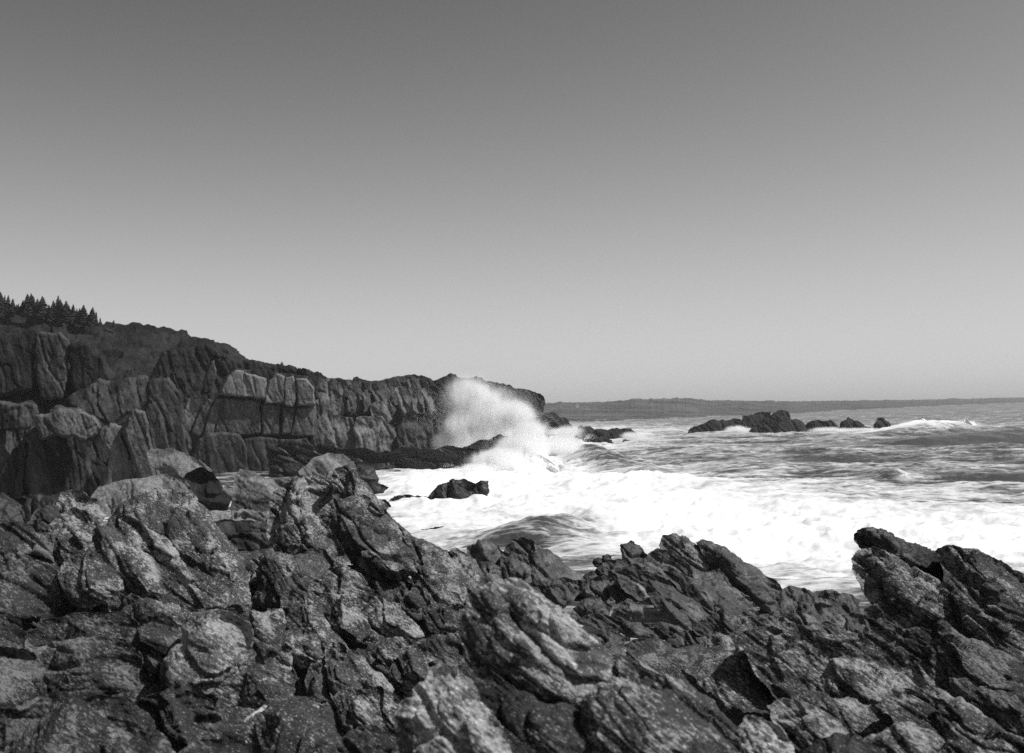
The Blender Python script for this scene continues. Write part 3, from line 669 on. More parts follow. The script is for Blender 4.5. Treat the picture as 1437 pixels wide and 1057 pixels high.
# ---------------------------------------------------------------- near rocks
MR = dict(m='shore', sc_=6, step=1.5, lean=0.45)
outcrop('rock_ridge', 'low jagged ridge of tilted slabs at the water, left of the foam gully', 'rock outcrop', [
    ('slab', [(655, 768), (668, 765), (670, 759), (700, 765), (720, 785), (735, 815), (700, 830), (680, 810), (658, 790)], 42),
    ('slab', [(700, 800), (706, 775), (712, 765), (720, 756), (745, 757), (765, 770), (790, 790), (816, 802), (822, 815), (800, 830), (770, 845), (735, 850), (700, 840)], 41),
    ('slab', [(694, 800), (712, 783), (725, 769), (737, 775), (748, 800), (740, 830), (715, 835), (697, 825)], 39),
    ('lump', [(665, 800), (672, 788), (690, 788), (703, 800), (702, 830), (675, 830)], 38, dict(kind='dome')),
    ('slab', [(740, 830), (770, 815), (800, 812), (822, 816), (808, 838), (770, 860), (740, 855)], 37),
    ('lump', [(620, 790), (640, 772), (660, 780), (676, 800), (690, 840), (660, 860), (630, 830)], 36, dict(kind='dome'))], **MR)
outcrop('tilted_slabs', 'dark stack of thin tilted slabs rising to a point against the white surf', 'rock outcrop', [
    ('slab', [(925, 766), (930, 751), (945, 748), (965, 754), (985, 770), (1005, 785), (1014, 798), (990, 804), (958, 792), (935, 780)], 43, dict(m='mid', T=0.6)),
    ('slab', [(976, 761), (985, 757), (1010, 765), (1040, 783), (1070, 805), (1092, 818), (1098, 840), (1080, 862), (1050, 842), (1020, 810), (1000, 790)], 42),
    ('slab', [(903, 785), (925, 771), (945, 772), (965, 790), (1000, 803), (1035, 828), (1060, 850), (1074, 872), (1035, 866), (1000, 847), (960, 835), (930, 820), (908, 802)], 40.5),
    ('slab', [(862, 802), (890, 790), (915, 804), (945, 824), (985, 848), (1005, 872), (988, 886), (950, 868), (910, 847), (878, 832), (868, 818)], 39),
    ('slab', [(908, 833), (925, 831), (945, 850), (970, 875), (974, 890), (950, 884), (925, 858)], 37, dict(T=0.5)),
    ('slab', [(888, 822), (895, 817), (905, 828), (913, 838), (904, 842), (893, 832)], 37, dict(m='mid', T=0.2, drop=None)),
    ('tower', [(871, 764), (885, 758), (900, 768), (909, 778), (908, 795), (880, 804), (873, 785)], 44, dict(kind='block', drop=None)),
    ('slab', [(930, 800), (960, 806), (1000, 822), (1040, 850), (1050, 875), (1000, 870), (960, 845)], 39.5)], **MR)
for poly, lab in (([(831, 790), (833, 784), (840, 782), (846, 786), (846, 794), (838, 797)], 'left one of two round boulders balanced by the foam gully'),
                  ([(843, 786), (846, 779), (852, 777), (858, 781), (857, 790), (849, 793)], 'right one of two round boulders balanced by the foam gully')):
    outcrop('boulder', lab, 'boulder', [('b', poly, 43)], group='round boulders by the gully', **{**MR, 'kind': 'dome', 'm': 'wet', 'step': 1.0, 'amp': .4})
outcrop('rubble_bank', 'dark rubble of broken weedy rock in front of the round boulders', 'rock outcrop', [
    ('lump', [(825, 810), (840, 795), (860, 786), (880, 782), (890, 800), (880, 825), (850, 830)], 42, dict(kind='dome')),
    ('lump', [(812, 830), (830, 812), (850, 808), (862, 825), (850, 845), (825, 848)], 41, dict(kind='dome')),
    ('lump', [(850, 825), (875, 808), (895, 815), (890, 838), (865, 848)], 40.5, dict(kind='dome')),
    ('lump', [(800, 868), (815, 842), (840, 838), (860, 850), (850, 872), (825, 880)], 38.5, dict(kind='dome')),
    ('lump', [(858, 856), (880, 840), (900, 846), (905, 868), (880, 872)], 38.5, dict(kind='dome'))], **{**MR, 'lump': 1.5})
outcrop('gully_bed', 'black broken bedrock showing low in the gully behind the thin slabs', 'rock outcrop', [
    ('bed', [(868, 806), (900, 785), (930, 770), (985, 772), (1040, 800), (1090, 838), (1085, 880), (1000, 890), (930, 880), (880, 845)], 45.5, dict(kind='mass', lean=0.8)),
    ('bed', [(800, 832), (822, 805), (850, 795), (885, 800), (905, 840), (930, 870), (895, 880), (840, 850)], 46.5, dict(kind='mass', lean=0.8))], **{**MR, 'm': 'wet'})
outcrop('low_slabs', 'thin dark slabs lying in the gully beside the big lichened rock', 'rock outcrop', [
    ('slab', [(812, 872), (830, 861), (870, 867), (905, 875), (935, 880), (948, 890), (930, 900), (890, 896), (850, 890)], 35),
    ('slab', [(868, 906), (890, 897), (920, 892), (950, 910), (978, 930), (950, 940), (910, 926), (880, 917)], 31),
    ('slab', [(900, 882), (930, 872), (960, 884), (985, 905), (975, 922), (940, 905)], 33),
    ('slab', [(830, 890), (858, 884), (880, 896), (872, 912), (850, 915)], 32),
    ('slab', [(890, 925), (915, 915), (945, 926), (966, 942), (962, 962), (925, 960), (900, 950)], 29),
    ('slab', [(935, 900), (960, 885), (990, 890), (1005, 905), (985, 922), (960, 920)], 30)], **MR)
outcrop('pale_slabs', 'paler banded slabs at the foot of the tilted stack', 'rock outcrop', [
    ('slab', [(970, 880), (990, 868), (1012, 854), (1036, 861), (1078, 882), (1066, 904), (1030, 897), (1000, 893), (980, 892)], 30),
    ('slab', [(975, 895), (1000, 886), (1040, 890), (1060, 905), (1040, 925), (1000, 925), (985, 915)], 27),
    ('slab', [(990, 925), (1000, 912), (1020, 915), (1040, 930), (1020, 940)], 26)], **{**MR, 'm': 'mid'})
outcrop('weedy_shelf', 'low weed-dark shelf at the water between the tilted stack and the right rocks', 'rock outcrop', [
    ('shelf', [(1050, 866), (1080, 836), (1110, 822), (1140, 832), (1172, 832), (1206, 842), (1214, 872), (1180, 884), (1120, 874), (1080, 880)], 42, dict(lean=1.5)),
    ('lump', [(1146, 838), (1152, 830), (1168, 827), (1180, 834), (1172, 842)], 43, dict(kind='dome', T=0.3)),
    ('lump', [(1180, 890), (1186, 862), (1200, 856), (1222, 860), (1224, 900), (1190, 900)], 30, dict(kind='block')),
    ('bed', [(1030, 880), (1060, 866), (1120, 862), (1190, 864), (1215, 872), (1215, 915), (1120, 915), (1050, 910)], 35, dict(kind='mass', lean=0.8)),
    ('slab', [(1078, 890), (1092, 868), (1112, 860), (1150, 870), (1190, 880), (1180, 900), (1110, 900)], 28)], **{**MR, 'm': 'shore', 'lump': 1.3})

D_ = dict(m='mid', sc_=11, step=1.4, lean=0.55)
outcrop('peaked_rock', 'sharp lichen-flecked rock mass rising to a peak at centre left, sloping down to the water', 'rock outcrop', [
    ('lump', [(374, 735), (377, 705), (384, 690), (400, 675), (425, 666), (445, 668), (469, 675), (475, 705), (450, 740), (415, 760), (380, 765)], 19.5, dict(kind='dome')),
    ('peak', [(464, 675), (470, 658), (485, 653), (499, 658), (515, 678), (532, 702), (540, 730), (500, 730), (470, 705)], 19.3, dict(kind='slab', drop=None)),
    ('slab', [(430, 740), (448, 716), (470, 698), (500, 694), (530, 703), (549, 725), (560, 742), (567, 762), (582, 782), (586, 804), (560, 816), (535, 816), (510, 803), (488, 783), (466, 758), (446, 748)], 17.5, dict(T=0.55)),
    ('lump', [(383, 765), (398, 738), (420, 722), (445, 721), (462, 740), (478, 765), (492, 800), (470, 808), (440, 780), (410, 790), (388, 785)], 17, dict(kind='dome', T=0.4)),
    ('cap', [(512, 712), (520, 703), (541, 701), (549, 712), (538, 723), (518, 722)], 18, dict(T=0.16, drop=None)),
    ('shoulder', [(545, 730), (560, 738), (578, 752), (602, 762), (627, 772), (644, 795), (656, 830), (650, 865), (605, 860), (585, 825), (565, 785)], 18.5),
    ('lump', [(575, 830), (590, 812), (615, 812), (645, 835), (655, 880), (600, 885), (578, 860)], 16.5, dict(kind='dome')),
    ('lump', [(620, 780), (640, 768), (660, 778), (674, 810), (680, 850), (654, 860), (638, 815)], 19.5, dict(kind='dome')),
    ('lump', [(470, 800), (500, 790), (540, 810), (590, 815), (600, 870), (540, 875), (490, 850)], 17.3, dict(m='neard', lean=0.3))], **D_)
outcrop('smooth_rock', 'smooth paler saddle-shaped rock in front of the peaked mass', 'rock outcrop', [
    ('lump', [(360, 800), (366, 780), (374, 772), (400, 775), (420, 778), (440, 768), (455, 771), (470, 796), (462, 830), (436, 850), (400, 855), (370, 855), (352, 840)], 15, dict(amp=0.5, lump=0.6)),
    ('foot', [(320, 850), (335, 815), (352, 785), (368, 780), (376, 810), (370, 870), (330, 870)], 15.5, {})], **{**D_, 'kind': 'dome'})

C_ = dict(m='mid', sc_=14, step=1.5, lean=0.6, amp=0.85, lump=0.9)
outcrop('cracked_rock', 'broken pale-topped rock cut by deep slanting cracks at picture centre', 'rock outcrop', [
    ('lump', [(431, 825), (438, 814), (452, 808), (460, 799), (480, 796), (496, 799), (513, 815), (532, 840), (530, 866), (480, 866), (440, 850)], 13.5, dict(m='near')),
    ('slab', [(432, 830), (445, 831), (475, 834), (500, 834), (508, 860), (530, 890), (528, 918), (498, 908), (470, 890), (450, 870), (440, 850)], 12.6, dict(m='near')),
    ('slab', [(500, 838), (532, 836), (562, 848), (582, 873), (596, 894), (575, 905), (548, 905), (520, 885), (508, 865)], 12.8, dict(m='mid')),
    ('slab', [(393, 842), (402, 831), (425, 834), (446, 848), (462, 875), (484, 902), (490, 924), (465, 930), (446, 918), (425, 900), (402, 880), (396, 860)], 12, dict(m='near')),
    ('lump', [(390, 870), (405, 861), (420, 871), (446, 890), (455, 918), (446, 938), (420, 940), (398, 930), (392, 900)], 11.4, dict(kind='dome')),
    ('pillar', [(387, 900), (402, 890), (411, 905), (410, 940), (396, 952), (386, 938)], 11.2, dict(kind='dome')),
    ('lump', [(455, 915), (466, 900), (484, 905), (488, 925), (474, 935), (458, 930)], 11.6, dict(kind='dome')),
    ('slab', [(515, 905), (545, 895), (582, 900), (570, 930), (548, 955), (520, 938)], 12)], **C_)
outcrop('knuckle_rock', 'row of rounded knuckles of rock left of the bright front slab', 'rock outcrop', [
    ('knuckle', [(431, 945), (436, 930), (455, 929), (464, 945), (468, 985), (446, 992), (430, 975)], 10.2, dict(kind='dome')),
    ('knuckle', [(455, 935), (462, 924), (486, 921), (500, 940), (510, 975), (480, 985), (462, 970)], 10.2, dict(kind='dome')),
    ('slab', [(486, 924), (490, 911), (510, 919), (537, 945), (552, 968), (540, 985), (505, 985), (496, 950)], 10.4),
    ('slab', [(545, 950), (555, 925), (568, 897), (592, 905), (617, 925), (632, 940), (610, 975), (575, 985), (550, 975)], 10.8),
    ('lump', [(450, 992), (475, 969), (496, 965), (517, 980), (535, 1000), (540, 1040), (500, 1040), (470, 1030)], 8.8, dict(kind='slab')),
    ('slab', [(500, 968), (530, 962), (560, 985), (565, 1030), (530, 1030)], 9.2)], **C_)
outcrop('rubble_bank', 'loose dark lumps in the cleft between cracked rock and big lichened rock', 'rock outcrop', [
    ('lump', [(546, 832), (560, 824), (592, 838), (604, 862), (598, 885), (575, 870), (556, 855)], 14, {}),
    ('lump', [(592, 852), (620, 845), (645, 850), (652, 890), (625, 905), (598, 890)], 13.5, {}),
    ('lump', [(590, 905), (610, 890), (640, 890), (660, 920), (640, 945), (608, 940)], 12, {}),
    ('slab', [(600, 930), (625, 922), (650, 945), (690, 1000), (660, 1000), (620, 960)], 9.5, dict(kind='slab'))], **{**C_, 'm': 'neard', 'kind': 'dome'})

L_ = dict(m='neard', sc_=20, step=1.7, lean=0.6, amp=0.65, lump=0.65)
outcrop('domed_rock', 'large domed rock mass with lichen and slanting cracks at left', 'rock outcrop', [
    ('dome', [(148, 745), (160, 720), (172, 704), (190, 694), (215, 686), (245, 683), (272, 692), (293, 715), (312, 745), (332, 770), (350, 805), (352, 865), (240, 875), (200, 850), (170, 800)], 13, dict(kind='dome', m='near', lean=0.7)),
    ('lump', [(60, 748), (85, 722), (105, 711), (125, 718), (136, 740), (133, 775), (112, 805), (80, 795), (66, 770)], 12, dict(kind='dome', m='near')),
    ('knob', [(78, 708), (84, 692), (100, 687), (119, 691), (134, 703), (149, 724), (140, 742), (118, 735), (98, 740), (82, 730)], 12.6, dict(kind='slab', m='near', drop=None)),
    ('lump', [(36, 737), (50, 715), (72, 709), (85, 720), (80, 748), (50, 752)], 12.4, dict(kind='dome')),
    ('slab', [(126, 755), (138, 735), (160, 739), (192, 764), (228, 800), (240, 832), (200, 845), (165, 820), (132, 792)], 11.2, dict(m='near')),
    ('slab', [(165, 730), (182, 722), (215, 745), (255, 785), (280, 815), (262, 822), (225, 790), (185, 760)], 11.6, dict(m='near', T=0.2)),
    ('lump', [(83, 800), (100, 780), (140, 777), (160, 795), (174, 828), (160, 848), (105, 852), (88, 828)], 10.6, dict(kind='dome', m='near')),
    ('slab', [(-140, 765), (-60, 740), (5, 734), (30, 732), (56, 744), (78, 765), (76, 790), (40, 780), (-140, 800)], 11.4, {}),
    ('lump', [(-140, 790), (0, 772), (30, 773), (72, 794), (95, 830), (98, 868), (0, 878), (-140, 880)], 10.6, dict(kind='dome')),
    ('ledge', [(148, 842), (165, 832), (215, 842), (262, 850), (300, 862), (270, 878), (160, 868)], 10.2, dict(m='near', T=0.2)),
    ('ledge', [(-10, 850), (60, 842), (150, 845), (250, 852), (330, 858), (330, 885), (150, 890), (-10, 890)], 11.6, dict(lean=0.2))], **L_)
outcrop('shade_rubble', 'added black rubble standing for the shadow at the foot of the left cliff ribs', 'rock outcrop', [  # rubble added for the shadow here, its shade put into the dark colour
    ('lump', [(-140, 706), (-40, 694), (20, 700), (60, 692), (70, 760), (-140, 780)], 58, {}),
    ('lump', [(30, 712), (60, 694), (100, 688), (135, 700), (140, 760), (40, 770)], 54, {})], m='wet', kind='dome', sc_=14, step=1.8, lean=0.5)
L2 = dict(m='neard', sc_=20, step=1.8, lean=0.6, amp=0.6, lump=0.65, bed=(0.16, -0.34, 0.92))  # dim corner of the plate put into the colour: darker rock
outcrop('square_block', 'square darkened block of rock under the dark overhang at far left', 'rock outcrop', [
    ('ledge', [(36, 890), (58, 868), (115, 859), (172, 857), (196, 875), (198, 912), (110, 915), (48, 908)], 9.2, dict(kind='slab')),
    ('block', [(52, 920), (74, 899), (120, 894), (176, 897), (200, 925), (198, 965), (150, 978), (110, 985), (68, 985), (60, 950)], 8.3, dict(kind='dome')),
    ('slab', [(-140, 880), (0, 862), (28, 868), (40, 892), (36, 920), (-140, 930)], 9, {}),
    ('slab', [(-140, 925), (0, 908), (40, 912), (64, 935), (74, 985), (0, 1000), (-140, 1000)], 8.2, {}),
    ('lump', [(190, 875), (205, 860), (228, 860), (248, 875), (256, 902), (240, 930), (210, 950), (196, 915)], 9.1, dict(kind='dome'))], **L2)
outcrop('mottled_rock', 'bright mottled rounded rock with loose stone at its lower corner, left foreground', 'rock outcrop', [
    ('lump', [(225, 950), (230, 925), (252, 903), (252, 882), (272, 860), (320, 857), (347, 867), (355, 892), (350, 920), (332, 945), (306, 965), (262, 972), (236, 968)], 8.7, dict(m='mottle')),
    ('ledge', [(330, 872), (345, 857), (395, 854), (402, 876), (392, 918), (364, 928), (350, 905)], 9.6, dict(m='near')),
    ('lump', [(296, 975), (330, 950), (346, 929), (366, 934), (390, 929), (416, 950), (410, 980), (385, 1000), (350, 992), (320, 992)], 8.0, dict(m='near', kind='slab'))], **{**L2, 'kind': 'dome', 'lump': 0.9})
outcrop('loose_stone', 'small loose stone tucked at the lower corner of the mottled rock', 'stone', [('stone', [(236, 966), (244, 956), (258, 954), (268, 962), (270, 970), (252, 974), (240, 974)], 7.6)], m='near', kind='dome', sc_=14, step=1.2, amp=0.3)
outcrop('bottom_shelf', 'dim blurred shelf of rock along the bottom left of the picture', 'rock outcrop', [
    ('shelf', [(-140, 1000), (0, 985), (60, 978), (140, 973), (188, 983), (196, 1010), (190, 1060), (186, 1140), (-140, 1140)], 6.6, dict(kind='slab', T=0.3)),
    ('shelf', [(183, 995), (215, 974), (262, 968), (298, 983), (310, 1008), (306, 1040), (260, 1060), (212, 1050), (190, 1030)], 7.2, dict(kind='slab')),
    ('lump', [(165, 1140), (178, 1042), (200, 1024), (228, 1029), (249, 1060), (256, 1140)], 6.0, dict(kind='dome')),
    ('lump', [(245, 1140), (248, 1060), (270, 1040), (310, 1040), (330, 1075), (330, 1140)], 5.8, dict(kind='dome'))], **L2)
outcrop('rounded_rock', 'rounded banded rock at bottom left of centre beside the white wedge', 'rock outcrop', [
    ('lump', [(330, 1030), (352, 1012), (372, 992), (395, 982), (425, 977), (452, 990), (470, 1010), (482, 1040), (476, 1140), (335, 1140), (330, 1070)], 6.9, dict(m='near', kind='slab')),
    ('lump', [(296, 1042), (318, 1026), (340, 1030), (356, 1060), (362, 1140), (300, 1140)], 6.2, dict(m='neard')),
    ('lump', [(462, 1060), (480, 1035), (510, 1018), (550, 1028), (570, 1060), (575, 1140), (462, 1140)], 6.3, dict(m='neard'))], **{**L2, 'kind': 'dome'})

I_ = dict(m='near', sc_=28, step=2.0, lean=0.55, amp=0.68, lump=0.8)
outcrop('front_rock', 'biggest close rock with two slanting ribs and heavy lichen, out of focus', 'rock outcrop', [
    ('rib', [(686, 818), (700, 812), (716, 810), (740, 821), (776, 848), (816, 879), (852, 911), (876, 946), (880, 975), (830, 965), (780, 945), (745, 905), (718, 862), (698, 838)], 5.5, dict(m='pale', T=0.22)),
    ('body', [(643, 895), (649, 855), (664, 826), (690, 817), (706, 840), (728, 875), (764, 910), (805, 942), (850, 955), (850, 985), (800, 1000), (740, 985), (690, 957), (654, 930)], 5.4, dict(T=0.2)),
    ('foot', [(652, 935), (700, 950), (750, 978), (800, 990), (845, 1030), (860, 1080), (860, 1140), (750, 1140), (715, 1050), (678, 990)], 4.9, dict(m='neard'))], **I_)
outcrop('lower_slab', 'broad close slab with curling lichen rings at bottom centre', 'rock outcrop', [
    ('slab', [(812, 985), (838, 957), (866, 950), (900, 960), (936, 965), (968, 985), (1004, 1010), (1034, 1040), (1050, 1075), (1055, 1140), (850, 1140), (830, 1070), (812, 1020)], 4.8, dict(m='near')),
    ('strip', [(868, 922), (880, 914), (892, 924), (932, 945), (962, 955), (1003, 985), (1036, 1022), (1045, 1055), (1000, 1040), (940, 990), (880, 968)], 5.3, dict(T=0.1, m='near'))], **I_)
outcrop('bright_slab', 'brightest close slab with white crusted top edge at bottom centre', 'rock outcrop', [
    ('bright_slab', [(552, 1002), (561, 985), (580, 977), (583, 962), (597, 955), (603, 938), (617, 930), (642, 942), (662, 965), (692, 1000), (722, 1035), (748, 1070), (775, 1140), (556, 1140), (555, 1040)], 4.7, dict(m='pale', T=0.25, kind='dome'))], **I_)
R_G = dict(m='near', sc_=21, step=1.8, lean=0.6, amp=0.72, lump=0.85)
outcrop('long_slab', 'long lichen-blotched slab sloping down right, below the jutting right rocks', 'rock outcrop', [
    ('slab', [(1028, 900), (1050, 884), (1090, 875), (1110, 874), (1140, 884), (1190, 885), (1232, 897), (1267, 920), (1303, 948), (1335, 977), (1352, 995), (1320, 1005), (1250, 995), (1180, 985), (1120, 975), (1078, 965), (1055, 935)], 8.6, dict(T=0.2)),
    ('slab', [(955, 940), (990, 927), (1030, 914), (1038, 905), (1064, 932), (1082, 965), (1085, 1010), (1040, 1010), (1000, 985), (970, 962)], 8.8, dict(m='near', lean=0.9, T=0.15, kind='face', edge=0.08, bed=(0.2, -0.5, 0.85))),
    ('slab', [(1078, 962), (1130, 968), (1190, 978), (1262, 1003), (1305, 1038), (1262, 1040), (1180, 1030), (1100, 1000)], 7.9, dict(m='near', T=0.12, lean=0.8, edge=0.08)),
    ('lump', [(1050, 955), (1085, 945), (1120, 955), (1130, 1000), (1090, 1020), (1060, 1000)], 8.85, dict(kind='face', m='near', T=0.15, lean=0.9)),
    ('slab', [(1236, 980), (1255, 961), (1292, 967), (1332, 984), (1348, 978), (1382, 1005), (1437, 1038), (1560, 1100), (1560, 1160), (1350, 1090), (1290, 1050), (1255, 1015)], 7.2, dict(T=0.25))], **R_G)
outcrop('low_ribs', 'four low blurred ribs of rock along the bottom right edge', 'rock outcrop', [
    ('rib', [(1075, 990), (1105, 981), (1142, 990), (1184, 1015), (1206, 1035), (1190, 1060), (1110, 1060), (1085, 1030)], 6.9, {}),
    ('rib', [(1032, 1065), (1036, 1020), (1045, 1005), (1070, 1007), (1092, 1018), (1114, 1045), (1130, 1072), (1140, 1140), (1030, 1140)], 5.6, dict(m='pale')),
    ('rib', [(1186, 1060), (1213, 1036), (1245, 1019), (1275, 1013), (1307, 1025), (1330, 1045), (1352, 1140), (1190, 1140)], 6.0, {}),
    ('rib', [(1108, 1070), (1150, 1036), (1202, 1030), (1244, 1050), (1260, 1140), (1108, 1140)], 5.7, dict(m='neard')),
    ('rib', [(1310, 1060), (1330, 1038), (1370, 1045), (1430, 1080), (1560, 1150), (1330, 1150)], 5.9, {})], **{**R_G, 'kind': 'slab', 'sc_': 24})
H_ = dict(m='neard', sc_=18, step=1.7, lean=0.35)
outcrop('jutting_rock', 'dark jutting rock with overhanging snout against the surf at right', 'rock outcrop', [
    ('beam', [(1201, 750), (1203, 744), (1216, 740), (1236, 742), (1261, 755), (1275, 762), (1296, 767), (1320, 775), (1345, 800), (1358, 828), (1312, 815), (1270, 795), (1238, 778), (1206, 770)], 14.2, dict(T=0.4, drop=None)),
    ('snout', [(1195, 784), (1204, 771), (1221, 768), (1246, 774), (1282, 794), (1314, 812), (1340, 832), (1352, 880), (1300, 872), (1258, 858), (1226, 852), (1214, 836), (1204, 815)], 13.6, dict(T=0.5, m='near', drop=60)),
    ('back_slab', [(1314, 772), (1334, 765), (1360, 770), (1392, 782), (1422, 800), (1437, 805), (1560, 850), (1560, 1000), (1437, 962), (1380, 928), (1335, 885), (1322, 825)], 13.2, dict(T=0.5, m='near', drop=60)),
    ('front_slab', [(1209, 892), (1213, 856), (1234, 847), (1282, 849), (1312, 864), (1347, 889), (1377, 899), (1412, 919), (1437, 929), (1560, 965), (1560, 1030), (1400, 1000), (1345, 992), (1300, 962), (1262, 930)], 11.2, dict(T=0.4)),
    ('foot', [(1356, 976), (1374, 963), (1420, 971), (1560, 990), (1560, 1090), (1437, 1060), (1388, 1022)], 9, dict(T=0.25))], **H_)


def build_ground():
    """the bedrock floor the near rocks stand on: a sheet fitted through their feet, running down under the sea"""
    from mathutils.geometry import delaunay_2d_cdt
    pts = [tuple(p) for p in BASES]
    for y in (50, 58, 70, 85, 105, 135):
        for px in range(520 if y > 100 else 560, 1700, 60):
            pts.append(((px - CX) / FPX * y, y, -1.6))
    for x in np.linspace(-4, 4, 9): pts.append((x, -3.0, 6.3)); pts.append((x, 2.5, 6.25))
    pts += [(-75, -3, 6.0), (40, -3, 4.0), (-75, 60, 3.0), (-90, 135, 0.5), (-45, 135, -0.5), (30, 25, -1.6), (26, 14, 2.0), (40, 50, -1.6), (60, 135, -1.6)]
    cell = {}                                                # keep the lowest foot of each small patch
    for x, y, z in pts:
        k = (round(x / max(0.25, 0.05 * y)), round(math.log(max(y, -2) + 4) / 0.07))
        if k not in cell or z < cell[k][2]: cell[k] = (x, y, z)
    pts = list(cell.values())
    v2, _, tris = delaunay_2d_cdt([Vector((p[0], p[1])) for p in pts], [], [], 0, 1e-5)[:3]
    kd = np.array([(p[0], p[1]) for p in pts]); zz = np.array([p[2] for p in pts])
    v2 = np.array([tuple(v) for v in v2]); vz = np.array([zz[((kd - v) ** 2).sum(1).argmin()] for v in v2])
    xs = np.linspace(-62, 26, 420); ys = np.concatenate([np.linspace(-2.9, 14, 170), np.linspace(14.2, 130, 190)])
    X, Y = np.meshgrid(xs, ys); x, y = X.ravel(), Y.ravel(); z = np.full(len(x), -1.6)
    for t in tris:
        a, b, c = v2[list(t)]
        lo, hi = np.minimum(np.minimum(a, b), c), np.maximum(np.maximum(a, b), c)
        i0, i1 = np.searchsorted(xs, [lo[0], hi[0]]); j0, j1 = np.searchsorted(ys, [lo[1], hi[1]])
        if i1 <= i0 or j1 <= j0: continue
        XX, YY = X[j0:j1, i0:i1], Y[j0:j1, i0:i1]
        den = (b[1] - c[1]) * (a[0] - c[0]) + (c[0] - b[0]) * (a[1] - c[1])
        if abs(den) < 1e-9: continue
        w0 = ((b[1] - c[1]) * (XX - c[0]) + (c[0] - b[0]) * (YY - c[1])) / den
        w1 = ((c[1] - a[1]) * (XX - c[0]) + (a[0] - c[0]) * (YY - c[1])) / den
        w2 = 1 - w0 - w1; m = (w0 >= -1e-6) & (w1 >= -1e-6) & (w2 >= -1e-6)
        zb = w0 * vz[t[0]] + w1 * vz[t[1]] + w2 * vz[t[2]]
        Z = z.reshape(X.shape)[j0:j1, i0:i1]; Z[m] = zb[m]
    z = z - 0.02 * np.clip(y, 3, 12) - 0.16 * (y < 9)
    # the floor of the gully and of the clefts lies below what can be seen over the rocks in front of it
    px = CX + FPX * x / np.maximum(y, 1); hor = CY + 45.5 - (px - CX) * 0.022
    far = np.interp(px, [-200, 285, 300, 400, 440, 700, 730, 780, 795, 990, 1020, 1200, 1230, 1300], [752, 752, 780, 785, 868, 868, 870, 880, 915, 915, 892, 888, 930, 975])
    mid = np.interp(px, [-200, 380, 395, 660, 700, 990, 1020, 1200, 1215], [872, 872, 945, 945, 925, 920, 905, 900, 1000])
    lim = np.where(y > 13.5, far, np.where(y > 9, mid, 0))
    z = np.where(y > 9, np.minimum(z, H - (lim - hor) * y / FPX - 0.15), z)
    q = np.stack([x, y, z], 1)
    sc = np.clip(y / 9, 0.6, 3)
    b = (q @ BED) / (0.30 * sc) + 0.5 * pn(q / 1.7, 40); f = b - np.floor(b)
    z = z + sc * (0.16 * (hash1(np.floor(b), 3) - 0.5) + 0.10 * f - 0.12 + 0.10 * fbm(q / 0.8, 5, 44, 0.6, ridged=True))
    z = z + sc * 0.22 * chips((q / (0.9 * sc)[:, None]).astype(np.float32), 9)
    P = np.stack([x, y, z], 1); idx = np.arange(len(P)).reshape(X.shape)
    qd = np.stack([idx[:-1, :-1], idx[:-1, 1:], idx[1:, 1:], idx[1:, :-1]], -1).reshape(-1, 4)
    NTRI[0] += 2 * len(qd)
    tag(mesh_obj('ground', P, qd, None, MAT['neard'], origin=np.array([0, 10.0, 3.0])), kind='structure')
build_ground()

# ---------------------------------------------------------------- trees, cottage, white patch
def plain(name, v, rough=0.9):
    t = NT(name); b = t.n('ShaderNodeBsdfPrincipled'); geo = t.n('ShaderNodeNewGeometry')
    f = t.ramp(t.noise(geo.outputs['Position'], 3.0, 5, 0.6), 0.3, 0.7, v * 0.75, v * 1.2)
    c = t.n('ShaderNodeCombineColor')
    for i in range(3): t.l(f, c.inputs[i])
    t.l(c.outputs[0], b.inputs['Base Color']); b.inputs['Roughness'].default_value = rough
    t.l(b.outputs[0], t.out.inputs[0]); return t.m
M_NEEDLE, M_BARK, M_WALL, M_ROOF = plain('spruce_needles', 0.03), plain('bark', 0.05), plain('white_paint', 0.8), plain('shingle_roof', 0.15)
M_FOAM = plain('white_water', 0.85); M_SCRAP = plain('pale_patch', 0.6)

def spruce_meshes(seed):
    """unit-height spruce: tapered trunk mesh, crown of drooping branch sprays"""
    r = random.Random(seed)
    V, Fc = [], []
    n = 6
    for k, (z, rad) in enumerate(((0, .03), (0.5, .018), (0.97, .004))):
        for i in range(n):
            a = 2 * math.pi * i / n; V.append((rad * math.cos(a), rad * math.sin(a), z))
    for k in range(2):
        for i in range(n): Fc.append((k * n + i, k * n + (i + 1) % n, (k + 1) * n + (i + 1) % n, (k + 1) * n + i))
    tm = bpy.data.meshes.new('trunk'); tm.from_pydata(V, [], Fc); tm.materials.append(M_BARK)
    V, Fc = [], []
    z = 0.06
    while z < 0.99:
        reach = 0.27 * (1 - z) ** 0.75 + 0.012
        for b in range(11):
            a = r.uniform(0, 2 * math.pi); L = reach * r.uniform(0.55, 1.15); w = L * 0.34 + 0.006
            zz = z + r.uniform(-.02, .02); dr = L * r.uniform(0.15, 0.6)
            ca, sa = math.cos(a), math.sin(a); i = len(V)
            V += [(0, 0, zz + 0.035), (ca * L * .6 - sa * w, sa * L * .6 + ca * w, zz - dr * .5), (ca * L, sa * L, zz - dr),
                  (ca * L * .6 + sa * w, sa * L * .6 - ca * w, zz - dr * .5), (ca * L * .5, sa * L * .5, zz - dr * .2 + 0.02)]
            Fc += [(i, i + 1, i + 4), (i + 1, i + 2, i + 4), (i + 2, i + 3, i + 4), (i + 3, i, i + 4)]
        z += 0.035
    cm = bpy.data.meshes.new('crown'); cm.from_pydata(V, [], Fc); cm.materials.append(M_NEEDLE)
    return tm, cm
SPR = [spruce_meshes(k) for k in range(4)]
def hill_depth(py): return 165 + 3.2 * (660 - py) * 165 / FPX - 3
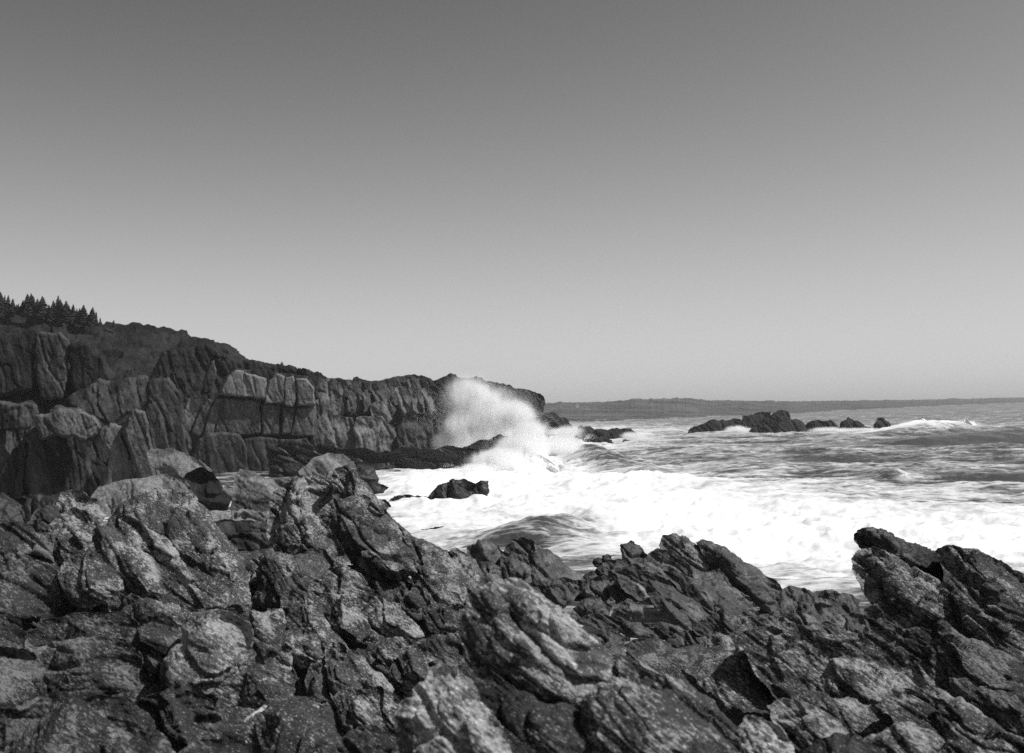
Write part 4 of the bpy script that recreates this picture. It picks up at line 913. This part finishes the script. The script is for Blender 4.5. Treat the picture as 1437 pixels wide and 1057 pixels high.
def spruce(px, top, base, label, group, d=None, k=0):
    d = d or hill_depth(base)
    p = at(np.array([px]), np.array([base]), np.array([d]))[0]
    hgt = (base - top) * d / FPX
    t = empty('spruce_tree', p, label, 'tree', group); t.scale = (hgt * random.uniform(.8, 1.7),) * 2 + (hgt,)
    t.rotation_euler = (random.gauss(0, .05), random.gauss(0, .05), random.uniform(0, 6))
    for nm, me in zip(('trunk', 'crown'), SPR[k % 4]):
        o = bpy.data.objects.new(nm, me); COL.objects.link(o); o.parent = t
random.seed(5)
TOPS = [(-26, 402), (-14, 408), (3, 404), (10, 412), (18, 416), (25, 424), (32, 420), (38, 417), (44, 411), (50, 414), (56, 420), (61, 419), (67, 428), (73, 422), (79, 420),
        (84, 425), (89, 424), (96, 427), (101, 431), (105, 430), (112, 431), (119, 433), (127, 435), (132, 436), (140, 445)]
for i, (px, top) in enumerate(TOPS):
    for j in range(4):
        spruce(px + (random.uniform(-6, 6) if j else random.uniform(-2, 2)), top - 1 + (random.uniform(2, 13) if j else random.uniform(-5, 4)), np.interp(px, [0, 60, 100, 150], [436, 446, 453, 458]),
               *(('tall dark spruce in the left clump of the hill crest, at the picture edge', 'left clump of spruces') if px < 29 else
                 ('dark spruce in the middle clump of the hill crest, highest against the sky', 'middle clump of spruces') if px < 65 else
                 ('small dark spruce in the even row stepping down the crest to the right', 'descending row of spruces')), k=i + j)
spruce(152, 451, 459, 'outermost spruce, short and thin, just past the right end of the crest row', None, k=1)
spruce(159, 449, 460, 'thin pointed spruce standing alone right of the crest row', None, k=2)
for px, w in ((394.3, 'left'), (397.6, 'right')):
    spruce(px, 507.5, 516, w + ' one of two tiny dark spruces on the crest above the jointed cliff', 'two tiny spruces on the bare crest', d=hill_depth(516) + 3, k=3)

def box(name, lo, hi, m, parent):
    x0, y0, z0 = lo; x1, y1, z1 = hi
    me = bpy.data.meshes.new(name)
    me.from_pydata([(x0, y0, z0), (x1, y0, z0), (x1, y1, z0), (x0, y1, z0), (x0, y0, z1), (x1, y0, z1), (x1, y1, z1), (x0, y1, z1)], [],
                   [(0, 3, 2, 1), (4, 5, 6, 7), (0, 1, 5, 4), (1, 2, 6, 5), (2, 3, 7, 6), (3, 0, 4, 7)])
    me.materials.append(m); o = bpy.data.objects.new(name, me); COL.objects.link(o); o.parent = parent; return o
hp = at(np.array([810.0]), np.array([571.0]), np.array([820.0]))[0]
hs = empty('cottage', hp, 'tiny white cottage on the wooded shore across the bay', 'house')
box('wall', (-1.1, -.9, -.5), (1.1, .9, 1.6), M_WALL, hs)
me = bpy.data.meshes.new('roof')
me.from_pydata([(-1.2, -1, 1.6), (1.2, -1, 1.6), (1.2, 1, 1.6), (-1.2, 1, 1.6), (-1.2, 0, 2.3), (1.2, 0, 2.3)], [], [(0, 1, 5, 4), (2, 3, 4, 5), (1, 2, 5), (3, 0, 4), (0, 3, 2, 1)])
me.materials.append(M_ROOF); ro = bpy.data.objects.new('roof', me); COL.objects.link(ro); ro.parent = hs

for poly, d, lab in (([(342, 1012), (350, 1005), (362, 997), (372, 989), (375, 991), (366, 999), (353, 1009), (344, 1014)], 6.75, 'white wedge lying along the top left edge of the rounded rock'),):
    outcrop('white_patch', lab, 'foam', [('f', poly, d)], m=M_SCRAP, kind='dome', sc_=8, step=1.2, amp=0.5, lump=0.5, T=0.03)  # one thin white patch along the rock edge

# ---------------------------------------------------------------- spray and haze
def spray(name, label, puffs, dens, nscale, wisp=4.2):
    """flying spray as a cloud of scattering air; puffs: (px, py, distance, half width px, half height px, half depth m, amount)"""
    t = NT(name); geo = t.n('ShaderNodeNewGeometry'); tot = None; lo, hi = [], []
    for px, py, d, rx, ry, rz, s in puffs:
        c = at(np.array([px]), np.array([py]), np.array([d]))[0]; r = np.array([rx * d / FPX, rz, ry * d / FPX])
        lo.append(c - r); hi.append(c + r)
        a = t.n('ShaderNodeVectorMath', operation='SUBTRACT'); t.l(geo.outputs['Position'], a.inputs[0]); a.inputs[1].default_value = tuple(c)
        b = t.n('ShaderNodeVectorMath', operation='DIVIDE'); t.l(a.outputs[0], b.inputs[0]); b.inputs[1].default_value = tuple(r)
        e = t.n('ShaderNodeVectorMath', operation='LENGTH'); t.l(b.outputs[0], e.inputs[0])
        f = t.ramp(e.outputs['Value'], 0.1, 1.0, s, 0.0)
        tot = f if tot is None else t.math('ADD', tot, f)
    lo, hi = np.min(lo, 0), np.max(hi, 0); lo[2] = max(lo[2], -0.8)
    mp = t.n('ShaderNodeMapping'); mp.inputs['Scale'].default_value = (1.3, 1.0, 0.55); mp.inputs['Rotation'].default_value = (0, 0.25, 0); t.l(geo.outputs['Position'], mp.inputs[0])
    n1 = t.noise(mp.outputs[0], nscale, 6, 0.68, 0.5)
    n2 = t.noise(mp.outputs[0], nscale * 5.0, 3, 0.7, 0.3)
    nn = t.math('ADD', t.math('MULTIPLY', n1, 1.3), t.math('MULTIPLY', n2, 0.5))
    k = t.math('SUBTRACT', t.math('MULTIPLY', tot, 1.5), t.math('MULTIPLY', t.math('SUBTRACT', nn, 0.88), wisp))
    dn = t.math('MULTIPLY', t.math('MULTIPLY', t.ramp(k, -0.15, 2.0), t.math('MINIMUM', tot, 2.0)), dens)
    v = t.n('ShaderNodeVolumePrincipled'); v.inputs['Color'].default_value = G(0.995); v.inputs['Anisotropy'].default_value = 0.1
    t.l(dn, v.inputs['Density']); t.l(v.outputs[0], t.out.inputs['Volume'])
    o = box(name, lo, hi, t.m, None)
    return tag(o, label, 'spray', kind='stuff')
FH = dict(m=M_FOAM, kind='mass', sc_=9, step=1.2, lean=0.7, amp=0.5, lump=0.9, grain=2, rough_edge=0.25, edge=0.4)
outcrop('whitewater', 'heaped white water boiling behind the hump of the wet ledge', 'surf', [
    ('heap', [(612, 642), (619, 620), (636, 603), (656, 590), (680, 582), (700, 585), (720, 600), (736, 618), (745, 642)], 154.5, {})], **FH)
outcrop('whitewater', 'heaped white water climbing round the right end of the wet ledge', 'surf', [
    ('heap', [(640, 682), (655, 672), (672, 664), (690, 652), (708, 638), (726, 632), (742, 624), (758, 632), (780, 642), (790, 652), (775, 670), (720, 690)], 129, {})], **FH)
outcrop('whitewater', 'long white breaking crest just right of the offshore rocks', 'surf', [
    ('heap', [(1232, 614), (1250, 605), (1270, 597), (1288, 592), (1305, 593), (1322, 595), (1345, 597), (1372, 602), (1350, 608), (1300, 614)], 262, {})], **{**FH, 'step': 0.9, 'lump': 1.8, 'grain': 4, 'rough_edge': 0.35})
outcrop('whitewater', 'small white wave crest breaking alone in the open water at right', 'surf', [
    ('heap', [(1240, 690), (1252, 680), (1262, 668), (1269, 663), (1278, 671), (1290, 682), (1306, 690), (1270, 692)], 101, {})], **{**FH, 'step': 0.8, 'lump': 1.3, 'grain': 3})
spray('sea_spray', 'tall white spray bursting up against the headland behind the wet ledge', [
    (665, 630, 156, 62, 32, 7, 2.0), (705, 616, 156, 60, 34, 7, 1.8), (650, 602, 157, 40, 34, 6, 1.5), (690, 588, 157, 48, 34, 6, 1.35), (668, 566, 158, 42, 34, 5, 0.8), (645, 548, 158, 34, 28, 5, 0.46),
    (692, 556, 158, 42, 30, 5, 0.48), (728, 584, 156, 36, 30, 6, 1.0), (735, 622, 152, 50, 26, 6, 1.7), (622, 622, 157, 22, 20, 4, 1.2), (668, 538, 158, 44, 24, 4, 0.36)], 2.2, 0.22)
spray('sea_spray', 'white burst of surf thrown up at the right end of the wet ledge', [
    (735, 630, 134, 55, 32, 5, 1.9), (700, 648, 130, 58, 26, 5, 1.9), (745, 606, 136, 36, 24, 4, 1.2), (668, 664, 126, 44, 18, 4, 1.6), (790, 626, 140, 45, 20, 5, 1.4), (800, 606, 142, 34, 14, 4, 0.7),
    (635, 675, 122, 22, 10, 3, 1.2)], 2.2, 0.34)
spray('sea_spray', 'white crest smoke along the long breaking wave beside the offshore islets', [
    (1290, 600, 260, 45, 14, 4, 1.8), (1335, 602, 260, 60, 10, 4, 1.6), (1255, 606, 262, 30, 9, 3, 1.5)], 1.2, 0.25)
spray('sea_spray', 'white splash between the long low islet and the highest islet', [
    (1035, 605, 292, 24, 11, 4, 1.9), (1020, 609, 292, 30, 6, 4, 1.5), (1160, 604, 283, 40, 7, 3, 1.5), (1210, 605, 282, 50, 7, 3, 1.6), (1229, 597, 290, 8, 9, 2, 1.6)], 1.4, 0.3)
spray('sea_spray', 'low white splashing over the rock point at the headland foot', [(790, 606, 200, 40, 10, 4, 1.1), (885, 612, 222, 22, 9, 3, 1.4), (905, 617, 224, 24, 7, 3, 1.4)], 1.2, 0.4)

spray('sea_spray', 'thin drifting mist above the tall spray in front of the headland', [
    (662, 580, 157, 70, 62, 6, 0.9), (705, 568, 157, 66, 46, 6, 0.7), (645, 550, 158, 48, 36, 5, 0.6), (735, 592, 155, 50, 40, 6, 0.7)], 0.3, 0.22, 1.7)
spray('sea_spray', 'smoke of drops round the small lone wave crest at right', [(1272, 676, 100, 28, 15, 2.5, 1.3)], 1.0, 0.7, 4.0)
def droplets(name, label, jets, seed):
    """flung drops: jets (px, py, distance, spread px, throw px up, sideways px, depth m, count, size m) follow ballistic arcs"""
    r = np.random.RandomState(seed); C, S = [], []
    for px, py, d, sp, up, side, rz, n, size in jets:
        nj = 26; j = r.randint(0, nj, n)
        jx = r.normal(0, sp, nj)[j] + r.normal(0, sp * .10, n)
        ju = up * r.uniform(0.45, 1.1, nj)[j] * r.uniform(0.75, 1.1, n); js = side + r.normal(0, up * .35, nj)[j] + r.normal(0, up * .07, n)
        q = r.beta(1.5, 1.3, n) * 1.25
        x = px + jx + js * q; y = py - ju * 4 * q * (1 - q * 0.62) / 1.62
        dd = d + r.normal(0, rz * .5, n)
        C.append(at(x, y, dd)); S.append(size * r.lognormal(0, .45, n))
    C = np.concatenate(C); S = np.concatenate(S); k = C[:, 2] > 0; C, S = C[k], S[k]
    T4 = np.array([(1, 1, 1), (1, -1, -1), (-1, 1, -1), (-1, -1, 1)], float) / 1.73
    off = T4[None] * S[:, None, None] * r.uniform(.5, 1.2, (len(C), 4, 1))
    V = (C[:, None] + off).reshape(-1, 3); b = (np.arange(len(C)) * 4)[:, None]
    F = np.concatenate([b + np.array(f) for f in ((0, 1, 2), (0, 3, 1), (0, 2, 3), (1, 3, 2))])
    NTRI[0] += len(F)
    return tag(mesh_obj(name, V, None, F, M_FOAM, smooth=False), label, 'spray', kind='stuff')
droplets('spray_drops', 'flung white drops feathering out of the tall spray', [
    (672, 632, 156, 18, 80, -2, 5, 14000, 0.015), (695, 615, 156, 22, 64, 6, 5, 10000, 0.015), (645, 630, 157, 8, 50, -5, 4, 3500, 0.015),
    (735, 622, 152, 20, 38, 8, 4, 5000, 0.018)], 3)
droplets('spray_drops', 'flung white drops at the edge of the surf burst by the ledge end', [
    (735, 640, 134, 30, 32, 8, 4, 8000, 0.017), (680, 664, 126, 20, 14, -8, 3, 4000, 0.017), (800, 625, 142, 20, 17, 8, 3, 4000, 0.017), (640, 676, 122, 8, 10, -3, 2, 2000, 0.016)], 4)
t = NT('haze'); v = t.n('ShaderNodeVolumePrincipled'); v.inputs['Color'].default_value = G(0.95); v.inputs['Density'].default_value = 0.00014
t.l(v.outputs[0], t.out.inputs['Volume'])
tag(box('haze', (-4300, -400, -4.5), (4300, 4300, 62), t.m, None), kind='stuff')
sc.cycles.volume_step_rate = 0.5
